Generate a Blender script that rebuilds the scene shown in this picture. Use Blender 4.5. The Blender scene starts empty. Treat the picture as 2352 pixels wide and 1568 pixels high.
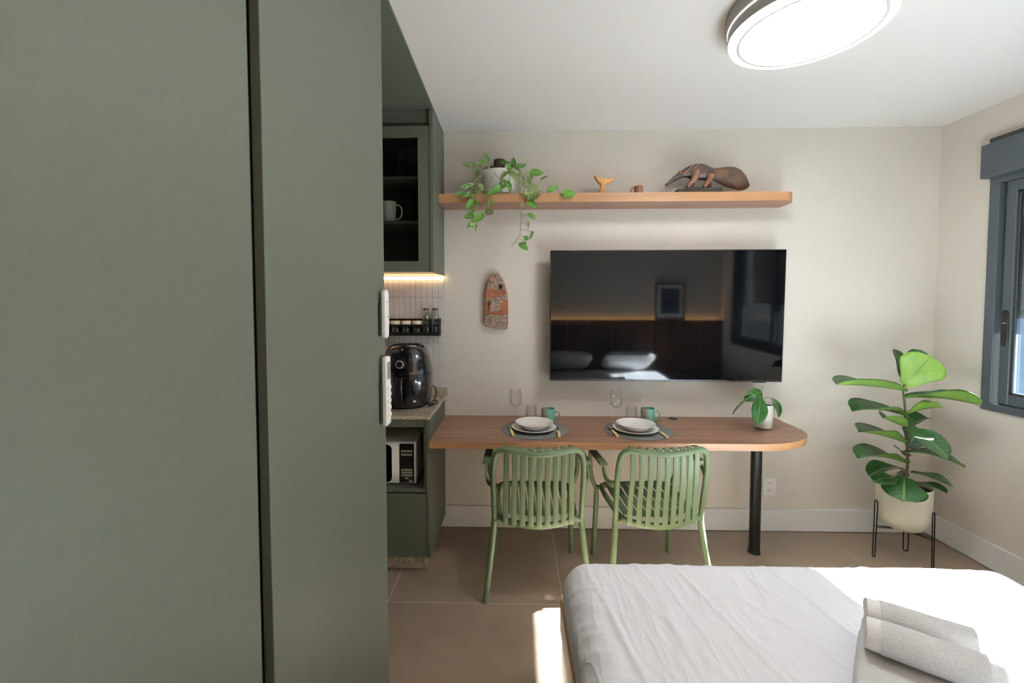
import bpy, bmesh, math, random
import numpy as np
from mathutils import Vector, Matrix, noise

S = bpy.context.scene
C = S.collection
PI = math.pi
random.seed(7)

# ------------------------------------------------------------------ camera
CAM_POS = Vector((0.0, 0.0, 1.5252))
F_PX, CX, CY = 1000.0, 1154.6255, 739.7651
RW = Matrix(((0.9996278793, 0.0272716606, -0.0005994809),
             (0.0005354349, -0.0415888764, -0.9991346649),
             (-0.0272729933, 0.9987625453, -0.0415880025)))      # world -> (right, down, forward)
cd = bpy.data.cameras.new('camera')
cam = bpy.data.objects.new('camera', cd)
C.objects.link(cam)
cd.sensor_fit = 'HORIZONTAL'; cd.sensor_width = 36.0
cd.lens = F_PX / 2352 * 36
cd.shift_x = (1176 - CX) / 2352
cd.shift_y = (CY - 784) / 2352
cd.clip_start = 0.02
right, down, fwd = (Vector(RW[i]) for i in range(3))
M = Matrix((right, -down, -fwd)).transposed().to_4x4()
M.translation = CAM_POS
cam.matrix_world = M
S.camera = cam

# ------------------------------------------------------------------ light and exposure
S.view_settings.view_transform = 'Standard'
S.view_settings.look = 'None'
S.view_settings.exposure = 0.15
S.view_settings.gamma = 1.0
S.view_settings.use_curve_mapping = False
w = bpy.data.worlds.new('world'); S.world = w; w.use_nodes = True
bg = w.node_tree.nodes['Background']
bg.inputs[0].default_value = (0.80, 0.90, 1.0, 1); bg.inputs[1].default_value = 2.5
sd = bpy.data.lights.new('sun', 'SUN'); sun = bpy.data.objects.new('sun', sd); C.objects.link(sun)
sd.energy = 280.0; sd.angle = math.radians(0.9); sd.color = (1.0, 0.975, 0.945)
sun.rotation_euler = Vector((-1.0, -0.131, -0.514)).to_track_quat('-Z', 'Y').to_euler()
sun.location = (8, 4, 5)
pd = bpy.data.lights.new('window_portal', 'AREA'); po = bpy.data.objects.new('window_portal', pd); C.objects.link(po)
pd.shape = 'RECTANGLE'; pd.size = 2.7; pd.size_y = 0.55; pd.cycles.is_portal = True
po.location = (3.02, 1.23, 1.2); po.rotation_euler = Vector((-1, 0, 0)).to_track_quat('-Z', 'Z').to_euler()

# ------------------------------------------------------------------ room numbers (metres)
Y_BACK, X_RIGHT, Z_CEIL = 2.924, 2.748, 2.663
X_CAB = -0.471           # plane of wardrobe doors and cabinet side panel
X_LEFT, Y_REAR = -1.31, -0.45

# ------------------------------------------------------------------ materials
MATS = {}
def lin(c):
    return tuple(((v / 255) / 12.92 if v / 255 <= 0.04045 else ((v / 255 + 0.055) / 1.055) ** 2.4) for v in c) + (1,)
def newmat(name):
    m = bpy.data.materials.new(name); m.use_nodes = True
    nt = m.node_tree
    return m, nt, nt.nodes['Principled BSDF']
def texco(nt, scale=(1, 1, 1), kind='Object', rot=(0, 0, 0)):
    tc = nt.nodes.new('ShaderNodeTexCoord'); mp = nt.nodes.new('ShaderNodeMapping')
    mp.inputs['Scale'].default_value = scale; mp.inputs['Rotation'].default_value = rot
    nt.links.new(tc.outputs[kind], mp.inputs[0]); return mp.outputs[0]
def noise_n(nt, vec, scale, detail=4, rough=0.55):
    n = nt.nodes.new('ShaderNodeTexNoise'); n.inputs['Scale'].default_value = scale
    n.inputs['Detail'].default_value = detail; n.inputs['Roughness'].default_value = rough
    nt.links.new(vec, n.inputs['Vector']); return n.outputs['Fac']
def ramp(nt, fac, stops):
    r = nt.nodes.new('ShaderNodeValToRGB')
    while len(r.color_ramp.elements) < len(stops): r.color_ramp.elements.new(0.5)
    for e, (p, c) in zip(r.color_ramp.elements, stops): e.position = p; e.color = lin(c)
    nt.links.new(fac, r.inputs[0]); return r.outputs[0]
def bump(nt, p, height, strength, dist=0.01):
    b = nt.nodes.new('ShaderNodeBump'); b.inputs['Strength'].default_value = strength; b.inputs['Distance'].default_value = dist
    nt.links.new(height, b.inputs['Height']); nt.links.new(b.outputs[0], p.inputs['Normal'])
def plain(name, col, rough=0.5, metal=0.0, spec=0.5, vary=0.0, vscale=8, bmp=0.0, bscale=200, coat=0.0):
    m, nt, p = newmat(name)
    p.inputs['Roughness'].default_value = rough; p.inputs['Metallic'].default_value = metal
    p.inputs['Specular IOR Level'].default_value = spec; p.inputs['Coat Weight'].default_value = coat
    p.inputs['Base Color'].default_value = lin(col)
    vec = texco(nt)
    if vary:
        f = noise_n(nt, vec, vscale, 5)
        a = [max(0, c * (1 - vary)) for c in col]; b = [min(255, c * (1 + vary)) for c in col]
        nt.links.new(ramp(nt, f, [(0.3, a), (0.7, b)]), p.inputs['Base Color'])
    if bmp: bump(nt, p, noise_n(nt, vec, bscale, 3), bmp, 0.002)
    MATS[name] = m; return m
def wood(name, dark, light, axis='x', rough=0.45, scale=1.0, b=0.08):
    m, nt, p = newmat(name)
    sc = {'x': (1.2, 40, 40), 'y': (40, 1.2, 40), 'z': (40, 40, 1.2)}[axis]
    vec = texco(nt, tuple(v * scale for v in sc))
    f1 = noise_n(nt, vec, 1.0, 6, 0.6)
    sc2 = {'x': (.5, 9, 9), 'y': (9, .5, 9), 'z': (9, 9, .5)}[axis]
    f2 = noise_n(nt, texco(nt, tuple(v * scale for v in sc2)), 1.0, 3, 0.5)
    mx = nt.nodes.new('ShaderNodeMath'); mx.operation = 'MULTIPLY_ADD'
    nt.links.new(f1, mx.inputs[0]); mx.inputs[1].default_value = 0.6
    m2 = nt.nodes.new('ShaderNodeMath'); m2.operation = 'MULTIPLY'; nt.links.new(f2, m2.inputs[0]); m2.inputs[1].default_value = 0.4
    nt.links.new(m2.outputs[0], mx.inputs[2])
    nt.links.new(ramp(nt, mx.outputs[0], [(0.34, dark), (0.64, light)]), p.inputs['Base Color'])
    p.inputs['Roughness'].default_value = rough
    bump(nt, p, f1, b, 0.002)
    MATS[name] = m; return m
def glassmat(name, tint=(250, 252, 251), gain=1.0, cap=0.4, rough=0.0):
    """clear pane or thin glass: transparent with a Fresnel reflection"""
    m, nt, p = newmat(name); nt.nodes.remove(p)
    out = nt.nodes['Material Output']
    tr = nt.nodes.new('ShaderNodeBsdfTransparent'); tr.inputs[0].default_value = lin(tint)
    gl = nt.nodes.new('ShaderNodeBsdfGlossy'); gl.inputs['Roughness'].default_value = rough
    fr = nt.nodes.new('ShaderNodeFresnel'); fr.inputs[0].default_value = 1.5
    ad = nt.nodes.new('ShaderNodeMath'); ad.operation = 'MULTIPLY'; ad.inputs[1].default_value = gain
    nt.links.new(fr.outputs[0], ad.inputs[0])
    cl = nt.nodes.new('ShaderNodeMath'); cl.operation = 'MINIMUM'; cl.inputs[1].default_value = cap; nt.links.new(ad.outputs[0], cl.inputs[0])
    mx = nt.nodes.new('ShaderNodeMixShader')
    nt.links.new(cl.outputs[0], mx.inputs[0]); nt.links.new(tr.outputs[0], mx.inputs[1]); nt.links.new(gl.outputs[0], mx.inputs[2])
    nt.links.new(mx.outputs[0], out.inputs[0]); MATS[name] = m; return m
def emit(name, col, strength):
    m, nt, p = newmat(name); p.inputs['Base Color'].default_value = lin(col)
    p.inputs['Emission Color'].default_value = lin(col); p.inputs['Emission Strength'].default_value = strength
    MATS[name] = m; return m
def leafmat(name, base, light, vein, rough=0.35, veins=8, trans=0.25, patch=None, vw=0.10):
    m, nt, p = newmat(name); N, L = nt.nodes, nt.links
    uv = N.new('ShaderNodeUVMap'); sp = N.new('ShaderNodeSeparateXYZ'); L.new(uv.outputs[0], sp.inputs[0])
    def mth(op, a, b=None, c=None):
        n = N.new('ShaderNodeMath'); n.operation = op
        for i, v in enumerate((a, b, c)):
            if v is None: continue
            if isinstance(v, (int, float)): n.inputs[i].default_value = v
            else: L.new(v, n.inputs[i])
        return n.outputs[0]
    s = mth('ABSOLUTE', mth('SUBTRACT', sp.outputs[0], 0.5))          # 0 midrib .. 0.5 margin
    mid = mth('LESS_THAN', s, 0.022)
    ph = mth('FRACT', mth('MULTIPLY', mth('MULTIPLY_ADD', s, -0.62, sp.outputs[1]), veins))
    sv = mth('LESS_THAN', ph, vw)
    fac = mth('MAXIMUM', mid, mth('MULTIPLY', sv, 0.55))
    nz = noise_n(nt, texco(nt), 14, 3)
    colr = ramp(nt, nz, [(0.3, base), (0.7, light)])
    if patch:
        nz2 = noise_n(nt, texco(nt), 55, 3)
        pm = mth('GREATER_THAN', nz2, 0.53)
        mp = N.new('ShaderNodeMix'); mp.data_type = 'RGBA'; L.new(pm, mp.inputs[0]); L.new(colr, mp.inputs[6]); mp.inputs[7].default_value = lin(patch)
        colr = mp.outputs[2]
    mx = N.new('ShaderNodeMix'); mx.data_type = 'RGBA'
    L.new(fac, mx.inputs[0]); L.new(colr, mx.inputs[6]); mx.inputs[7].default_value = lin(vein)
    L.new(mx.outputs[2], p.inputs['Base Color']); p.inputs['Roughness'].default_value = rough
    bump(nt, p, fac, 0.25, 0.002)
    if trans:
        t = N.new('ShaderNodeBsdfTranslucent'); L.new(mx.outputs[2], t.inputs[0])
        ms = N.new('ShaderNodeMixShader'); ms.inputs[0].default_value = trans
        L.new(p.outputs[0], ms.inputs[1]); L.new(t.outputs[0], ms.inputs[2]); L.new(ms.outputs[0], N['Material Output'].inputs[0])
    MATS[name] = m; return m

plain('wall', (217, 210, 199), 0.85, vary=0.01, vscale=3, bmp=0.03, bscale=350)
plain('ceiling', (244, 243, 240), 0.9)
plain('white_trim', (230, 231, 230), 0.45)
plain('green', (82, 85, 73), 0.5, spec=0.3, vary=0.02, vscale=60, bmp=0.02, bscale=900, coat=0.1)
MATS['green'].node_tree.nodes['Principled BSDF'].inputs['Coat Roughness'].default_value = 0.5
plain('green_inside_shaded', (40, 42, 36), 0.6)  # cabinet green with the shade of the unlit interior painted into the colour
plain('dark_gap', (24, 25, 20), 0.8)
plain('black', (16, 16, 17), 0.35)
plain('black_matte', (20, 20, 21), 0.6)
plain('black_metal', (18, 18, 19), 0.38, spec=0.4)
plain('fryer_black', (19, 19, 21), 0.16, coat=0.4)
plain('white_plastic', (236, 235, 231), 0.35)
plain('cream_plastic', (226, 220, 206), 0.4)
plain('screen_black', (7, 7, 8), 0.045, spec=0.3)
plain('lcd_grey', (120, 122, 116), 0.3)
plain('anthracite', (66, 73, 77), 0.42, spec=0.4)
plain('anthracite_dark', (42, 46, 49), 0.55)
plain('porcelain', (232, 229, 224), 0.22, coat=0.3)
plain('bowl_card', (222, 208, 198), 0.7)
plain('pot_white', (226, 226, 214), 0.4, vary=0.01)
plain('pot_cream', (232, 228, 208), 0.5, vary=0.012)
plain('soil', (52, 40, 32), 0.95, vary=0.35, vscale=90, bmp=0.6, bscale=120)
plain('bark', (74, 58, 48), 0.9, vary=0.3, vscale=60, bmp=0.5, bscale=90)
plain('stem_green', (112, 128, 62), 0.5)
plain('stem_brown', (92, 72, 52), 0.7)
plain('mat_grey', (112, 116, 112), 0.75)
plain('steel', (150, 150, 152), 0.25, metal=1.0)
plain('cutlery_yellow', (222, 196, 126), 0.35)
def two_tone():
    m, nt, p = newmat('mint'); tc = nt.nodes.new('ShaderNodeTexCoord'); sp = nt.nodes.new('ShaderNodeSeparateXYZ')
    nt.links.new(tc.outputs['Object'], sp.inputs[0])
    r = nt.nodes.new('ShaderNodeMapRange'); r.inputs[1].default_value = -0.028; r.inputs[2].default_value = 0.012; nt.links.new(sp.outputs[0], r.inputs[0])
    nt.links.new(ramp(nt, r.outputs[0], [(0.0, (150, 138, 124)), (0.45, (140, 152, 134)), (0.9, (98, 162, 138))]), p.inputs['Base Color'])
    p.inputs['Roughness'].default_value = 0.25; p.inputs['Coat Weight'].default_value = 0.3; MATS['mint'] = m
two_tone()
plain('chair_green', (92, 109, 79), 0.5, spec=0.4, vary=0.015, bmp=0.02, bscale=700)
plain('lid_cream', (224, 214, 196), 0.4)
plain('brown_lid', (96, 70, 56), 0.5)
plain('grey_metal', (128, 122, 114), 0.4)
plain('lamp_ring_grey', (222, 219, 216), 0.6)
plain('tile_white', (206, 202, 200), 0.25, vary=0.015, vscale=4)
plain('grout', (150, 146, 142), 0.9)
plain('grout_floor', (190, 178, 162), 0.9)
plain('print_blue', (58, 70, 84), 0.7, vary=0.4, vscale=18)
plain('hem', (232, 230, 226), 0.85, bmp=0.25, bscale=260)
plain('sheet_pillow', (230, 229, 228), 0.8)
plain('fin_blue', (66, 84, 104), 0.35, vary=0.06, vscale=10)
plain('concrete', (150, 148, 144), 0.9, vary=0.05)
plain('driftwood_grey', (124, 104, 90), 0.9, vary=0.3, vscale=60, bmp=0.6, bscale=110)
plain('driftwood_orange', (138, 82, 54), 0.85, vary=0.22, vscale=35, bmp=0.3, bscale=120)
plain('eye_white', (206, 196, 182), 0.6)
plain('knot_black', (28, 22, 18), 0.9)
plain('carved_dark', (62, 45, 38), 0.45, vary=0.3, vscale=45, bmp=0.5, bscale=160)
plain('carved_brown', (112, 74, 50), 0.5, vary=0.25, vscale=50, bmp=0.4, bscale=160)
plain('carved_base', (50, 42, 36), 0.7, vary=0.25, vscale=40, bmp=0.4, bscale=120)
plain('inlay', (176, 140, 112), 0.5)
plain('emboss_grey', (196, 192, 184), 0.4)
plain('mark_silver', (170, 168, 164), 0.35)
plain('spice', (40, 30, 24), 0.9)
plain('kraft', (160, 150, 140), 0.8)
wood('table_top', (112, 80, 63), (154, 116, 94), 'x')
wood('oak_edge', (140, 98, 63), (170, 126, 86), 'x')
wood('bed_wood', (146, 110, 74), (186, 148, 104), 'y')
wood('headboard_wood', (74, 46, 32), (104, 68, 46), 'z')
wood('frame_wood', (120, 84, 56), (150, 110, 76), 'z')
wood('whale_wood', (182, 118, 58), (222, 164, 96), 'z', scale=3)
wood('cup_wood', (112, 72, 46), (168, 116, 78), 'x', scale=3)
glassmat('window_glass', (238, 246, 250), 1.0, 0.6)
glassmat('cabinet_glass', (240, 242, 240), 0.8, 0.4)
glassmat('drink_glass', (254, 254, 254), 0.9, 0.22)
glassmat('jar_glass', (246, 248, 247), 1.0, 0.3)
glassmat('bottle_dark', (110, 124, 116), 1.3, 0.5)
emit('lamp_glow', (252, 252, 255), 28.0)
emit('lamp_ring_glow', (255, 247, 236), 5.0)
emit('led_warm', (255, 214, 150), 13.0)
emit('led_headboard', (255, 205, 140), 160.0)
leafmat('fig_top', (26, 62, 28), (48, 92, 42), (110, 142, 84), 0.28, 8, 0.10)
leafmat('fig_under', (112, 150, 62), (138, 174, 82), (96, 136, 56), 0.5, 8, 0.28)
leafmat('fig_young', (118, 158, 60), (150, 186, 84), (104, 142, 58), 0.42, 8, 0.30)
leafmat('pothos_leaf', (56, 108, 34), (104, 152, 56), (140, 176, 86), 0.35, 7, 0.2)
leafmat('pothos_variegated', (60, 112, 38), (112, 156, 66), (196, 206, 148), 0.35, 7, 0.2, patch=(208, 214, 160))
leafmat('pothos_under', (104, 124, 70), (138, 150, 92), (150, 160, 100), 0.5, 7, 0.2)
leafmat('rubber_top', (20, 56, 14), (36, 80, 26), (84, 124, 56), 0.2, 22, 0.04, vw=0.03)
leafmat('rubber_under', (58, 82, 42), (86, 108, 60), (120, 150, 80), 0.4, 20, 0.1, vw=0.05)

def floor_mat():
    m, nt, p = newmat('floor_tile'); vec = texco(nt)
    f = noise_n(nt, vec, 2.2, 6, 0.65); f2 = noise_n(nt, vec, 160, 3)
    a = nt.nodes.new('ShaderNodeMath'); a.operation = 'MULTIPLY_ADD'; nt.links.new(f2, a.inputs[0]); a.inputs[1].default_value = 0.35
    nt.links.new(f, a.inputs[2])
    nt.links.new(ramp(nt, a.outputs[0], [(0.4, (126, 109, 93)), (0.95, (152, 134, 115))]), p.inputs['Base Color'])
    p.inputs['Roughness'].default_value = 0.42; p.inputs['Specular IOR Level'].default_value = 0.35
    bump(nt, p, f2, 0.03, 0.002); MATS['floor_tile'] = m
floor_mat()
def granite():
    m, nt, p = newmat('granite'); vec = texco(nt)
    v = nt.nodes.new('ShaderNodeTexVoronoi'); v.inputs['Scale'].default_value = 260; nt.links.new(vec, v.inputs['Vector'])
    sp = nt.nodes.new('ShaderNodeSeparateColor'); nt.links.new(v.outputs['Color'], sp.inputs[0])
    nt.links.new(ramp(nt, sp.outputs[0], [(0.0, (112, 100, 86)), (0.35, (160, 146, 126)), (0.75, (188, 174, 152)), (1.0, (214, 204, 186))]), p.inputs['Base Color'])
    p.inputs['Roughness'].default_value = 0.22; MATS['granite'] = m
granite()
def terry():
    m, nt, p = newmat('terry'); vec = texco(nt)
    f = noise_n(nt, vec, 420, 3, 0.7); p.inputs['Roughness'].default_value = 0.95
    p.inputs['Sheen Weight'].default_value = 0.3
    nt.links.new(ramp(nt, f, [(0.3, (214, 214, 212)), (0.65, (244, 244, 243))]), p.inputs['Base Color'])
    bump(nt, p, f, 0.9, 0.004); MATS['terry'] = m
    m2, nt2, p2 = newmat('sheet'); vec = texco(nt2, (1, 1, 1))
    def ridged(scale, rz, pw):
        n = noise_n(nt2, texco(nt2, scale, rot=(0, 0, rz)), 1.0, 2, 0.5)
        a1 = nt2.nodes.new('ShaderNodeMath'); a1.operation = 'MULTIPLY_ADD'; nt2.links.new(n, a1.inputs[0]); a1.inputs[1].default_value = 2; a1.inputs[2].default_value = -1
        a2 = nt2.nodes.new('ShaderNodeMath'); a2.operation = 'ABSOLUTE'; nt2.links.new(a1.outputs[0], a2.inputs[0])
        a3 = nt2.nodes.new('ShaderNodeMath'); a3.operation = 'SUBTRACT'; a3.inputs[0].default_value = 1; nt2.links.new(a2.outputs[0], a3.inputs[1])
        a4 = nt2.nodes.new('ShaderNodeMath'); a4.operation = 'POWER'; nt2.links.new(a3.outputs[0], a4.inputs[0]); a4.inputs[1].default_value = pw
        return a4.outputs[0]
    r1, r2 = ridged((9.0, 2.2, 2.2), 0.75, 9), ridged((14.0, 3.5, 3.5), 1.15, 7)
    ad = nt2.nodes.new('ShaderNodeMath'); ad.operation = 'MULTIPLY_ADD'; nt2.links.new(r2, ad.inputs[0]); ad.inputs[1].default_value = 0.6; nt2.links.new(r1, ad.inputs[2])
    p2.inputs['Base Color'].default_value = lin((237, 237, 241)); p2.inputs['Roughness'].default_value = 0.85
    bump(nt2, p2, ad.outputs[0], 0.55, 0.006); MATS['sheet'] = m2
terry()
def mat_ring():
    m, nt, p = newmat('placemat_weave'); vec = texco(nt)
    wv = nt.nodes.new('ShaderNodeTexWave'); wv.wave_type = 'RINGS'; wv.rings_direction = 'Z'; wv.inputs['Scale'].default_value = 38
    nt.links.new(vec, wv.inputs['Vector'])
    nt.links.new(ramp(nt, wv.outputs['Fac'], [(0.2, (96, 101, 98)), (0.8, (126, 131, 127))]), p.inputs['Base Color'])
    p.inputs['Roughness'].default_value = 0.8; bump(nt, p, wv.outputs['Fac'], 0.5, 0.002); MATS['placemat_weave'] = m
mat_ring()
def tail_mat():
    m, nt, p = newmat('carved_tail'); vec = texco(nt, (1, 1, 1), rot=(0, 0.75, 0))
    wv = nt.nodes.new('ShaderNodeTexWave'); wv.inputs['Scale'].default_value = 48; wv.inputs['Distortion'].default_value = 2.5
    wv.bands_direction = 'X'; nt.links.new(vec, wv.inputs['Vector'])
    f = noise_n(nt, vec, 16, 4)
    nt.links.new(ramp(nt, f, [(0.32, (52, 36, 28)), (0.72, (108, 72, 46))]), p.inputs['Base Color'])
    p.inputs['Roughness'].default_value = 0.5; bump(nt, p, wv.outputs['Fac'], 0.6, 0.003); MATS['carved_tail'] = m
tail_mat()

# ------------------------------------------------------------------ mesh helpers
def obj(name, bm, mat, parent=None, smooth=False, recenter=True, sharp=35):
    me = bpy.data.meshes.new(name)
    bmesh.ops.recalc_face_normals(bm, faces=bm.faces)
    if smooth:
        for f in bm.faces: f.smooth = True
        a = math.radians(sharp)
        for e in bm.edges:
            if len(e.link_faces) == 2 and e.calc_face_angle(0) > a: e.smooth = False
    if parent is not None and parent.get('world_built'):
        bmesh.ops.translate(bm, verts=bm.verts, vec=-parent_loc(parent))
    o = bpy.data.objects.new(name, me)
    if parent is None and recenter and bm.verts:
        xs = [v.co for v in bm.verts]
        c = Vector(((min(v.x for v in xs) + max(v.x for v in xs)) / 2, (min(v.y for v in xs) + max(v.y for v in xs)) / 2, min(v.z for v in xs)))
        bmesh.ops.translate(bm, verts=bm.verts, vec=-c); o.location = c
    bm.to_mesh(me); bm.free()
    ms = mat if isinstance(mat, (list, tuple)) else [mat]
    for m in ms: me.materials.append(MATS[m])
    C.objects.link(o)
    if parent is not None: o.parent = parent
    return o
def parent_loc(p):
    l = p.location.copy()
    while p.parent is not None: p = p.parent; l += p.location
    return l
def thing(name, label, cat, loc=(0, 0, 0), group=None, world=True):
    o = bpy.data.objects.new(name, None); C.objects.link(o); o.location = loc
    o['label'] = label; o['category'] = cat
    if group: o['group'] = group
    if world: o['world_built'] = 1
    o.empty_display_size = 0.05
    return o
def tag(o, label, cat, group=None):
    o['label'] = label; o['category'] = cat
    if group: o['group'] = group
    return o
def struct(name, bm, mat, label=None, smooth=False):
    o = obj(name, bm, mat, smooth=smooth, recenter=False); o['kind'] = 'structure'
    if label: o['label'] = label
    return o
def subpart(name, bm, mat, part, smooth=False):
    """a piece of a part; bm is in the same coordinates that the part was built in"""
    o = obj(name, bm, mat, None, smooth, recenter=False)
    top = part
    while top.parent is not None: top = top.parent
    if top.get('world_built'):
        for v in o.data.vertices: v.co -= top.location
    o.parent = part; return o
def copy_tree(o, parent=None):
    c = o.copy(); C.objects.link(c); c.parent = parent
    for ch in list(o.children): copy_tree(ch, c)
    return c

def box(x0, x1, y0, y1, z0, z1, bev=0.0, seg=2, bm=None):
    own = bm is None
    b2 = bmesh.new()
    r = bmesh.ops.create_cube(b2, size=1)
    for v in b2.verts:
        v.co = Vector(((x0 + x1) / 2 + v.co.x * (x1 - x0), (y0 + y1) / 2 + v.co.y * (y1 - y0), (z0 + z1) / 2 + v.co.z * (z1 - z0)))
    if bev: bmesh.ops.bevel(b2, geom=b2.edges[:], offset=bev, segments=seg, affect='EDGES', profile=0.5)
    if own: return b2
    merge(bm, b2); return bm
def merge(bm, b2):
    me = bpy.data.meshes.new('tmp'); b2.to_mesh(me); b2.free(); bm.from_mesh(me); bpy.data.meshes.remove(me)
def prism(pts, lo, hi, axis='z', bev=0.0, seg=2, only=None):
    """closed outline extruded along an axis; pts are (a, b) in the remaining axes"""
    bm = bmesh.new()
    def P(a, b, c): return {'z': (a, b, c), 'y': (a, c, b), 'x': (c, a, b)}[axis]
    v0 = [bm.verts.new(P(a, b, lo)) for a, b in pts]; v1 = [bm.verts.new(P(a, b, hi)) for a, b in pts]
    n = len(pts); caps = [bm.faces.new(v0), bm.faces.new(v1)]
    for i in range(n): bm.faces.new((v0[i], v0[(i + 1) % n], v1[(i + 1) % n], v1[i]))
    bmesh.ops.recalc_face_normals(bm, faces=bm.faces)
    if bev:
        ed = [e for f in caps for e in f.edges]
        bmesh.ops.bevel(bm, geom=ed, offset=bev, segments=seg, affect='EDGES', profile=0.5)
    return bm
def catmull(pts, n=6, closed=False):
    pts = [Vector(p) for p in pts]; out = []; m = len(pts)
    rng = range(m) if closed else range(m - 1)
    for i in rng:
        g = (lambda k: pts[k % m]) if closed else (lambda k: pts[min(max(k, 0), m - 1)])
        p0, p1, p2, p3 = g(i - 1), g(i), g(i + 1), g(i + 2)
        for k in range(n):
            t = k / n
            out.append(0.5 * ((2 * p1) + (p2 - p0) * t + (2 * p0 - 5 * p1 + 4 * p2 - p3) * t * t + (3 * p1 - p0 - 3 * p2 + p3) * t ** 3))
    if not closed: out.append(pts[-1])
    return out
def tube(pts, r, seg=8, closed=False, bm=None, flat=None, up=None, cap=True):
    """sweep a circle (or a flat (w, h) rounded bar) along points; r may be a list"""
    own = bm is None
    if own: bm = bmesh.new()
    pts = [Vector(p) for p in pts]; n = len(pts)
    rs = r if isinstance(r, (list, tuple)) else [r] * n
    def tan(i):
        a = pts[(i - 1) % n] if closed or i > 0 else pts[i]; b = pts[(i + 1) % n] if closed or i < n - 1 else pts[i]
        d = b - a; return d.normalized() if d.length > 1e-9 else Vector((0, 0, 1))
    t0 = tan(0); nrm = Vector(up) if up else (Vector((0, 0, 1)) if abs(t0.z) < 0.9 else Vector((1, 0, 0)))
    rings = []
    for i in range(n):
        t = tan(i); nrm = nrm - t * nrm.dot(t)
        if nrm.length < 1e-6: nrm = t.orthogonal()
        nrm.normalize(); bi = t.cross(nrm); ring = []
        for k in range(seg):
            a = 2 * PI * (k + 0.5) / seg; ca, sa = math.cos(a), math.sin(a)
            if flat:
                e = 0.45
                ca = math.copysign(abs(ca) ** e, ca); sa = math.copysign(abs(sa) ** e, sa)
                off = bi * (ca * flat[0] / 2 * rs[i]) + nrm * (sa * flat[1] / 2 * rs[i])
            else: off = (bi * ca + nrm * sa) * rs[i]
            ring.append(bm.verts.new(pts[i] + off))
        rings.append(ring)
    for i in range(n if closed else n - 1):
        A, B = rings[i], rings[(i + 1) % n]
        for k in range(seg): bm.faces.new((A[k], A[(k + 1) % seg], B[(k + 1) % seg], B[k]))
    if not closed and cap: bm.faces.new(rings[0][::-1]); bm.faces.new(rings[-1])
    return bm
def lathe(prof, seg=32, cx=0, cy=0, cz=0, sx=1, sy=1, bm=None, closed=False):
    """prof: (radius, z); closed joins the last to the first (a solid ring)"""
    own = bm is None
    if own: bm = bmesh.new()
    rings = []
    for r, z in prof:
        if r < 1e-6: rings.append([bm.verts.new((cx, cy, cz + z))])
        else: rings.append([bm.verts.new((cx + r * math.cos(2 * PI * k / seg) * sx, cy + r * math.sin(2 * PI * k / seg) * sy, cz + z)) for k in range(seg)])
    m = len(rings)
    for i in range(m if closed else m - 1):
        A, B = rings[i], rings[(i + 1) % m]
        for k in range(seg):
            a = [A[k % len(A)], A[(k + 1) % len(A)]] if len(A) > 1 else [A[0]]
            b = [B[(k + 1) % len(B)], B[k % len(B)]] if len(B) > 1 else [B[0]]
            f = a + b
            if len(f) >= 3: bm.faces.new(f)
    return bm
def rrect(x0, x1, y0, y1, r, n=5):
    pts = []
    for cx, cy, a0 in ((x1 - r, y1 - r, 0), (x0 + r, y1 - r, 90), (x0 + r, y0 + r, 180), (x1 - r, y0 + r, 270)):
        for k in range(n + 1):
            a = math.radians(a0 + 90 * k / n); pts.append((cx + r * math.cos(a), cy + r * math.sin(a)))
    return pts
def rot(bm, ang, axis, cent=(0, 0, 0)):
    bmesh.ops.rotate(bm, verts=bm.verts, cent=cent, matrix=Matrix.Rotation(ang, 3, axis)); return bm
def move(bm, v):
    bmesh.ops.translate(bm, verts=bm.verts, vec=v); return bm
def at(px, py, Y):
    """point of the place at depth Y seen in the photograph at (px, py)"""
    d = right * ((px - CX) / F_PX) + down * ((py - CY) / F_PX) + fwd
    return CAM_POS + d * (Y / d.y)

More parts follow.
